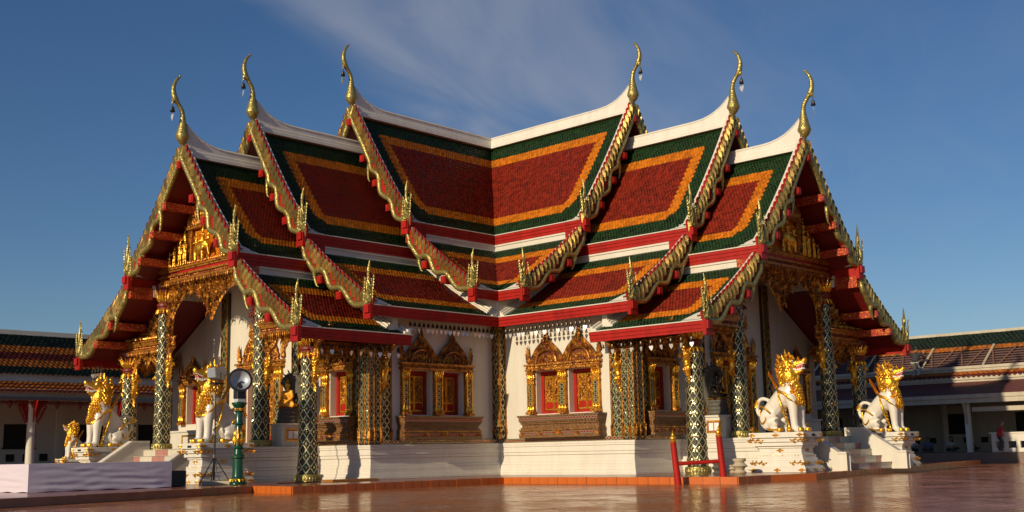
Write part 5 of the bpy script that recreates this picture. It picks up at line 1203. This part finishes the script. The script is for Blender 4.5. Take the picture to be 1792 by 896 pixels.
m = MB(); m.tube([tuple(v) for v in catmull([(0, .0, 1.0), (.1, .25, .75), (.15, .45, .3), (.1, .75, .05), (-.1, .95, .02)], 6)], .012, 5); o = m.obj('power_cable', IRON); o.location = TP_; tag(o, 'black cable looping from the tripod to the ground', 'cable')
m = MB(); m.box(-.55, .55, -.20, .20, 0, .13); o = m.obj('concrete_slab', SAND, bevel=.015); o.location = (20.0, 6.25, .005); o.rotation_euler = (0, 0, R(-50)); tag(o, 'small pale concrete slab at the foot of the green lamp post', 'slab')
m = MB(); m.box(-1.0, 1.0, -.35, .35, 0, .05); m.box(-.95, .95, -.30, .30, .05, .08); o = m.obj('doormat_board', mat('orange_board', (.30, .12, .02), .6)); o.location = (15.9, 8.2, .005); o.rotation_euler = (0, 0, R(-4)); tag(o, 'flat orange wooden board lying right of the left corner column', 'board')
m = MB(); m.tube([tuple(v) for v in catmull([(18.6, 7.6, .02), (17.8, 7.9, .02), (17.0, 7.7, .02), (16.6, 7.9, .02)], 6)], .02, 5); tag(m.obj('floor_cable', IRON), 'thin dark cable on the terrace left of the corner column', 'cable')
for k, (x, y, s, lb) in enumerate(((6.1, 18.0, 1.0, 'larger pale stone bowl on the terrace beside the red posts'), (6.9, 17.6, .8, 'smaller brown stone bowl half hidden by the right red post'), (5.3, 17.2, .55, 'tiny stone pot close to the white plinth, right of the bowls'))):
    m = MB(); m.lathe([(.22, 0), (.25, .04), (.16, .12), (.20, .20), (.30, .26), (.22, .33), (.17, .38), (.24, .46), (.24, .52), (.18, .53)], 16); o = m.obj('stone_bowl', SAND if k != 1 else STONE); smooth_angle(o, 50); o.location = (x, y, .005); o.scale = (s,) * 3; tag(o, lb, 'bowl', 'stone bowls on the terrace')
# leaning red posts with a bar between them
t = thing('red_post_frame', 'red H shaped frame of two leaning posts with gold knobs', 'barrier', (11.36, 19.03, -.22))
def lean(base, top, r, parent, nm='post'):
    m = MB(); m.tube([base, top], [r * 1.15, r * .95], 12); smooth_angle(m.obj(nm, RED, parent), 50)
lean((0, 0, 0), (.17, -.01, 1.36), .10, t); lean((-1.02, 1.06, 0), (-.85, 1.05, 1.52), .10, t)
m = MB(); m.tube([(.08, -.005, .66), (-.93, 1.055, .72)], .062, 12); m.obj('crossbar', RED, t)
for (x, y, z) in ((.17, -.01, 1.36), (-.85, 1.05, 1.52)):
    m = MB(); m.lathe([(.10, -.02), (.11, .02), (.07, .04), (.10, .10), (.09, .15), (.045, .19), (.05, .22), (.02, .27), (.006, .33)], 14, (x, y, z)); smooth_angle(m.obj('gold_knob', GOLD, t), 50)

# ================================================================== galleries round the court
def person(label, loc, rz, pose='stand', shirt=CLR, trouser=CLD, hair=HAIR, group=None, sc=1.0):
    t = thing('person', label, 'person', loc, rz, group); t.scale = (sc * 1.2, sc * 1.2, sc)
    m = MB(); c = MB(); l = MB()
    if pose == 'stand':
        hips, ch, nk, hd = (0, 0, .86), (.06, 0, 1.22), (.10, 0, 1.42), (.15, 0, 1.58)
        for e in (-1, 1): l.tube([(0, .09 * e, .88), (.07 * e + .08, .11 * e, .48), (.10 * e, .12 * e, .08)], [.11, .08, .06], 8); m.tube([(.10 * e, .12 * e, .12), (.10 * e + .10, .12 * e, .05)], [.05, .045], 7)
        arms = [[(.06, .20 * e, 1.36), (.02, .26 * e, 1.10), (.14, .22 * e, .90)] for e in (-1, 1)]
    elif pose == 'climb':
        hips, ch, nk, hd = (0, 0, .80), (.12, 0, 1.12), (.18, 0, 1.30), (.24, 0, 1.46)
        for e in (-1, 1): l.tube([(0, .10 * e, .80), (.18 + .06 * e, .13 * e, .50), (-.02 + .12 * e, .14 * e, .10)], [.11, .08, .06], 8); m.tube([(-.02 + .12 * e, .14 * e, .12), (.10 + .12 * e, .14 * e, .06)], [.05, .045], 7)
        arms = [[(.12, .20 * e, 1.26), (.24, .26 * e, 1.06), (.40, .16 * e, 1.10)] for e in (-1, 1)]
    else:
        hips, ch, nk, hd = (0, 0, .16), (.08, 0, .48), (.12, 0, .66), (.16, 0, .82)
        for e in (-1, 1): l.tube([(0, .12 * e, .15), (.42, .20 * e, .22), (.30, -.02 * e, .08)], [.12, .09, .06], 8); m.tube([(.28, .0, .07), (.38, -.08 * e, .05)], .045, 6)
        arms = [[(.08, .19 * e, .60), (.16, .26 * e, .38), (.34, .18 * e, .28)] for e in (-1, 1)]
    V = lambda p: Vector(p)
    c.tube([hips, tuple((V(hips) + V(ch)) / 2), ch, tuple(V(nk) - Vector((0, 0, .04)))], [.14, .13, .16, .08], 10, flat=1.2)
    for a in arms: c.tube(a[:2], [.065, .055], 7); m.tube(a[1:], [.045, .03], 7)
    for a in arms:
        h = V(a[2]); dd = (V(a[2]) - V(a[1])).normalized(); m.ball(tuple(h + dd * .03), (.035, .03, .035), 7, 5)
        for q in range(5): m.tube([tuple(h + dd * .04 + Vector((0, (q - 2) * .014, 0))), tuple(h + dd * (.09 + .008 * (2 - abs(q - 2))) + Vector((0, (q - 2) * .018, -.015)))], [.010, .008], 5)
    m.tube([nk, hd], .045, 8); m.ball(hd, (.092, .075, .115), 12, 9); m.tube([tuple(V(hd) + Vector((.08, 0, .0))), tuple(V(hd) + Vector((.115, 0, -.02)))], .014, 5)
    for e in (-1, 1): m.ball(tuple(V(hd) + Vector((0, .078 * e, 0))), (.018, .012, .03), 6, 5)
    remesh(m, SKIN, 'body', .018, 1, t); remesh(c, shirt, 'shirt', .025, 1, t); remesh(l, trouser, 'trousers', .025, 1, t)
    h = MB(); h.ball(tuple(V(hd) + Vector((-.022, 0, .035))), (.095, .085, .10), 12, 9); h.obj('hair', hair, t, smooth=True)
    return t
def gal_box(t, fr, q, name, material, bevel=0):
    m = FMB(fr); m.box(*q); return m.obj(name, material, t, bevel=bevel)
def slope_tiles(fr, parent, u0, u1, a, b, colf, tw=.30, te=.27):
    prof = [np.array(a, float), np.array(b, float)]
    return tiles(prof, lambda d: u0, u1, colf, parent, mats=(GTG, GTO, GTR), tw=tw, te=te, mp=lambda vv: np.array([fr(p[0], p[2], p[1]) for p in vv]))
# ---- left gallery, runs along X behind the left porch; u = x, v = z, w = towards the court
GL = lambda u, v, w: (u, -24 + w, v)
gl = thing('left_gallery', 'long low cloister with green and orange tiled roof behind the left porch', 'building', (0, -24, 0))
gl.location = (0, 0, 0); U0, U1 = -26, 34
gal_box(gl, GL, (U0, U1, -.5, .36, -8.5, .9), 'floor_base', PAVE)
gal_box(gl, GL, (U0, U1, .36, 4.5, -5.0, -4.7), 'back_wall', WHITE)
gal_box(gl, GL, (U0, U1, 4.32, 4.42, -4.9, .3), 'ceiling', CREAM)
m = FMB(GL); m.box(U0, U1, 4.42, 4.86, .30, .42); m.box(U0, U1, 4.86, 4.94, .30, .48); m.obj('eave_board', CREAM, gl)
m = FMB(GL); m.box(U0, U1, 4.34, 4.5, .42, .56); m.obj('gutter', GREYM, gl)
m = FMB(GL); m.add([(U0, 4.86, .5), (U1, 4.86, .5), (U1, 5.46, -1.0), (U0, 5.46, -1.0)], [(0, 1, 2, 3)]); lr = m.obj('lower_roof', TORANGE, gl)
slope_tiles(GL, lr, U0, U1, (-1.0, 5.46), (.55, 4.86), lambda x, L, e: (2 if int(x / .27) % 2 else 1), te=.2)
m = FMB(GL); m.box(U0, U1, 5.40, 5.86, -1.10, -.98); m.box(U0, U1, 5.86, 5.94, -1.12, -.92); m.obj('white_frieze', WHITE, gl)
m = FMB(GL); m.add([(U0, 5.92, -.9), (U1, 5.92, -.9), (U1, 8.5, -4.2), (U0, 8.5, -4.2)], [(0, 1, 2, 3)]); ur = m.obj('upper_roof', TGREEN, gl)
slope_tiles(GL, ur, U0, U1, (-4.2, 8.5), (-.85, 5.92), lambda x, L, e: 0 if x < .28 * L or x > .80 * L else (1 if x < .43 * L or x > .62 * L else 2), te=.25)
m = FMB(GL); m.box(U0, U1, 8.42, 8.72, -4.45, -4.1); m.obj('ridge_cap', WHITE, gl); m = FMB(GL); m.add([(U0, 8.5, -4.4), (U1, 8.5, -4.4), (U1, 5.5, -8), (U0, 5.5, -8)], [(0, 1, 2, 3)]); m.obj('rear_roof', TGREEN, gl)
for k, u in enumerate(np.arange(-18.2, 34, 5.1)):
    m = FMB(GL); m.T = None; m.lathe([(.30, 0), (.30, .2), (.24, .24), (.215, 3.6), (.26, 3.66), (.26, 3.96)], 16, (u + .45, -24, .36)); c = smooth_angle(m.obj('column', WHITE, gl), 40)
    b = MB()
    for e in (-1, 1):
        b.prism([(u + .45 + e * .20, 4.32), (u + .45 + e * .95, 4.32), (u + .45 + e * .55, 3.9), (u + .45 + e * .22, 3.1)], -24.04, -23.96, 0, axis=1)
        for j in range(7): b.leaf((u + .45 + e * (.75 - .07 * j), -23.95, 4.1 - .14 * j), (e * .3, 0, -1), (1, 0, 0), (0, 1, 0), .26, .16)
    b.prism([(-24 + .22, 4.32), (-24 + .8, 4.32), (-24 + .25, 3.1)], u + .42, u + .48, 0, axis=0)
    stuff(b.obj('carved_bracket', RED, c))
m = MB(); leaf_rows(m, GL, U0, U1, 4.30, .25, 330, .22, .2, up=-1, curl=.1); leaf_rows(m, GL, U0, U1, 4.34, .22, 44, .55, .4, up=-1, curl=.1)
stuff(m.obj('carved_valance', DRED, gl))
for k, u in enumerate(np.arange(-20, 33, 4.35)):
    m = FMB(GL); m.box(u, u + 1.9, 1.75, 3.15, -4.70, -4.66); m.box(u - .08, u + 1.98, 1.67, 1.75, -4.7, -4.62); m.obj('window', BLACK, gl)
for k, u in enumerate(np.arange(-22, 33, 1.02)):
    m = FMB(GL); m.box(u, u + .5, .95, 1.38, -4.70, -4.65); m.obj('framed_tablet', BLACK, gl)
for u in np.arange(-20, 33, 8.7):
    m = FMB(GL); m.box(u + 2.6, u + 3.1, .36, 4.3, -4.72, -4.5); m.obj('wall_pier', WHITE, gl)
m = MB(); m.box(-.25, .25, -.04, .04, -.55, .0); hb = []
for k, u in enumerate((6.3, 14.8)):
    o = MB(); o.box(-.28, .28, -.05, .05, -.62, 0); o.box(-.34, .34, -.06, .06, -.06, .06); q = o.obj('hanging_banner', RED); q.location = GL(u, 4.2, -2.0); tag(q, ('red carved board hanging in the left cloister near its left column', 'red carved board hanging in the left cloister at the frame edge')[k], 'banner', 'red boards hanging in the cloister')
# ---- right gallery, runs along Y; u = y, v = z, w = towards the court
GR = lambda u, v, w: (-26 + w, u, v)
gr = thing('right_gallery', 'long low cloister with half stripped roof behind the right porch', 'building', (0, 0, 0)); V0, V1 = -20, 40
gal_box(gr, GR, (V0, V1, -.5, .40, -8.5, 1.6), 'floor_base', PAVE)
gal_box(gr, GR, (V0, V1, .40, 3.4, -5.0, -4.7), 'back_wall', CREAM)
gal_box(gr, GR, (V0, V1, 3.30, 3.36, -4.9, .8), 'ceiling', CREAM)
m = FMB(GR); m.box(V0, V1, 3.22, 3.50, .92, 1.0); m.box(V0, V1, 3.50, 3.72, .90, 1.06); m.obj('eave_board', CREAM, gr)
m = FMB(GR); m.add([(V0, 3.70, 1.0), (V1, 3.70, 1.0), (V1, 4.52, -.9), (V0, 4.52, -.9)], [(0, 1, 2, 3)]); o = m.obj('lower_roof', mat('plain_maroon_tile', (.10, .022, .018), .5, dirt=.3, bump=.3, bscale=5), gr)
for k in range(14):
    v0 = 3.71 + k * .058; w0 = 1.02 - k * .136; q = FMB(GR); q.add([(V0, v0, w0), (V1, v0, w0), (V1, v0 + .075, w0 - .15), (V0, v0 + .075, w0 - .15), (V0, v0 + .03, w0), (V1, v0 + .03, w0)], [(0, 1, 5, 4), (4, 5, 2, 3)]); stuff(q.obj('tile_course', MATS['plain_maroon_tile'], o))
m = FMB(GR); m.box(V0, V1, 4.46, 4.66, -1.0, -.88); m.box(V0, V1, 4.66, 4.88, -1.02, -.80); m.obj('lower_frieze', CREAM, gr)
m = FMB(GR); m.add([(V0, 4.86, -.9), (V1, 4.86, -.9), (V1, 5.2, -1.55), (V0, 5.2, -1.55)], [(0, 1, 2, 3)]); o = m.obj('middle_roof', TRED, gr); slope_tiles(GR, o, V0, V1, (-1.5, 5.2), (-.85, 4.87), lambda x, L, e: 1 if x < .25 else 2, te=.2)
m = FMB(GR); m.box(V0, V1, 5.18, 5.36, -1.7, -1.58); m.box(V0, V1, 5.36, 5.52, -1.72, -1.52); m.obj('upper_frieze', CREAM, gr)
# stripped slope: membrane, battens, leaning rafters
m = FMB(GR); m.add([(V0, 5.5, -1.9), (V1, 5.5, -1.9), (V1, 7.6, -5.0), (V0, 7.6, -5.0)], [(0, 1, 2, 3)]); sl = m.obj('stripped_roof', SHEET, gr)
for k in range(9):
    t_ = (k + .5) / 13; gal_box(sl, GR, (V0, V1, 5.5 + 2.1 * t_ + .06, 5.5 + 2.1 * t_ + .10, -1.9 - 3.1 * t_ + .02, -1.9 - 3.1 * t_ + .08), 'batten', WOOD)
rn = random.Random(3)
for k, y in enumerate(np.arange(-2, 34, .95)):
    e = (-1) ** k * .32; m = MB(); a = Vector(GR(y - e, 5.56, -1.78)); b2 = Vector(GR(y + e, 5.56 + 1.25, -1.78 - 1.75)); m.tube([tuple(a), tuple(b2)], .055, 5); m.obj('rafter', WOOD, sl)
    if k % 4 == 1:
        m = MB(); a = Vector(GR(y - .3, 5.56, -1.72)); b2 = Vector(GR(y - .2, 5.56 + 1.3, -1.72 - 1.75)); m.tube([tuple(a), tuple(b2)], .07, 5); m.obj('rafter', SAND, sl)
m = FMB(GR); m.add([(V0, 6.72, -3.55), (V1, 6.72, -3.55), (V1, 7.75, -5.0), (V0, 7.75, -5.0)], [(0, 1, 2, 3)]); o = m.obj('upper_roof', TGREEN, gr)
slope_tiles(GR, o, V0, V1, (-5.0, 7.78), (-3.5, 6.72), lambda x, L, e: 0 if x < L - .45 else 1, te=.22)
m = FMB(GR); m.box(V0, V1, 7.72, 7.90, -5.2, -4.9); m.obj('ridge_cap', CREAM, gr); m = FMB(GR); m.add([(V0, 7.7, -5.1), (V1, 7.7, -5.1), (V1, 4.5, -8.4), (V0, 4.5, -8.4)], [(0, 1, 2, 3)]); m.obj('rear_roof', TGREEN, gr)
for k, y in enumerate(np.arange(-13.2, 34, 5.35)):
    m = MB(); yy = y; x = -26 + .45
    m.box(x - .14, x + .14, yy - .14, yy + .14, .40, 3.28); c = m.obj('column', WHITE, gr)
    b = MB(); b.prism([(yy - .05, 3.25), (yy + .05, 3.25), (yy + .05, 2.1), (yy - .05, 2.1)], x + .13, x + .20, 0, axis=0); b.prism([(x + .15, 2.0), (x + .55, 3.2), (x + .40, 3.25), (x + .15, 2.6)], yy - .06, yy + .06, 0, axis=1); b.obj('bracket', CREAM, c)
    m = MB(); m.lathe([(.26, 0), (.22, .1), (.21, 2.9)], 14, (-29.2, yy + 2.4, .40)); m.obj('column', CREAM, gr)
for k, y in enumerate(np.arange(-12, 34, 4.4)):
    m = FMB(GR); m.box(y, y + 1.7, 1.5, 2.75, -4.70, -4.66); m.obj('window', BLACK, gr)
for k, y in enumerate(np.arange(-12, 34, 1.1)):
    m = FMB(GR); m.box(y, y + .42, .95, 1.30, -4.70, -4.65); m.obj('framed_tablet', BLACK, gr)
gal_box(gr, GR, (13.9, 40, 2.72, 2.98, .50, .62), 'lintel_board', CREAM)
# white pierced rail at the right edge
rl_ = thing('pierced_rail', 'white rail wall with square holes beside the person in red', 'railing', (0, 0, 0)); X_ = -24.6
m = MB(); m.box(X_ - .08, X_ + .08, 15.2, 24, .402, .62); m.box(X_ - .08, X_ + .08, 15.2, 24, 1.0, 1.42); m.obj('rail_wall', WHITE, rl_); m = MB(); m.box(X_ - .12, X_ + .12, 15.1, 24, 1.42, 1.50); m.obj('coping', WHITE, rl_)
for k in range(14): m = MB(); a = 15.2 + k * .68; m.box(X_ - .08, X_ + .08, a, a + .22, .62, 1.0); m.obj('baluster', WHITE, rl_)
person('person in red shirt and dark trousers walking past the white rail', (-23.9, 15.9, .404), R(130), 'stand', CLR, CLD, HAIR, sc=1.0)
for k, (y, x, sh, lb) in enumerate(((9.6, -26.8, CLW, 'person in pale shirt sitting left of the gallery column'), (10.4, -27.0, mat('blue_grey_cloth', (.10, .12, .2), .8), 'person in blue grey clothes sitting next to the gallery column'), (11.7, -27.1, CLW, 'person in pale clothes sitting right of the gallery column'), (12.7, -27.4, CLD, 'person in dark clothes sitting in the gallery near the red shirt'))):
    person(lb, (x, y, .404), R(-10 + 30 * k), 'sit', sh, CLD, HAIRB, 'people sitting on the gallery floor')
person('worker in grey trousers climbing on the half stripped gallery roof', (-26 - 1.15, 9.9, 4.95), R(180), 'climb', CLD, CLW, HAIRB, sc=1.25)
# a market umbrella in the shade of the right gallery
t = thing('awning_frame', 'low pale awning on thin poles in front of the right gallery', 'awning', (-22.6, 6.0, .0))
m = MB(); m.prism([(-1.9, 1.75), (0, 2.05), (1.9, 1.75), (1.9, 1.79), (0, 2.10), (-1.9, 1.79)], -1.1, 1.1, 0, axis=0); m.obj('canopy', GREYM, t)
for (a, b) in ((-1, -1.8), (-1, 1.8), (1, -1.8), (1, 1.8)): m = MB(); m.tube([(a, b, 0), (a, b, 1.78)], .025, 6); m.obj('pole', GREYM, t)

# ------------------------------------------------------------------ the +Y wing: the +X wing mirrored in the diagonal
for o in WING:
    c = copy_tree(o, o.parent); mw = Matrix(((0, 1, 0, 0), (1, 0, 0, 0), (0, 0, 1, -0.003), (0, 0, 0, 1)))
    c.rotation_mode = 'XYZ'; c.scale = (1, -1, 1); c.rotation_euler = (0, 0, math.pi / 2); c.location = (0, 0, -0.003)
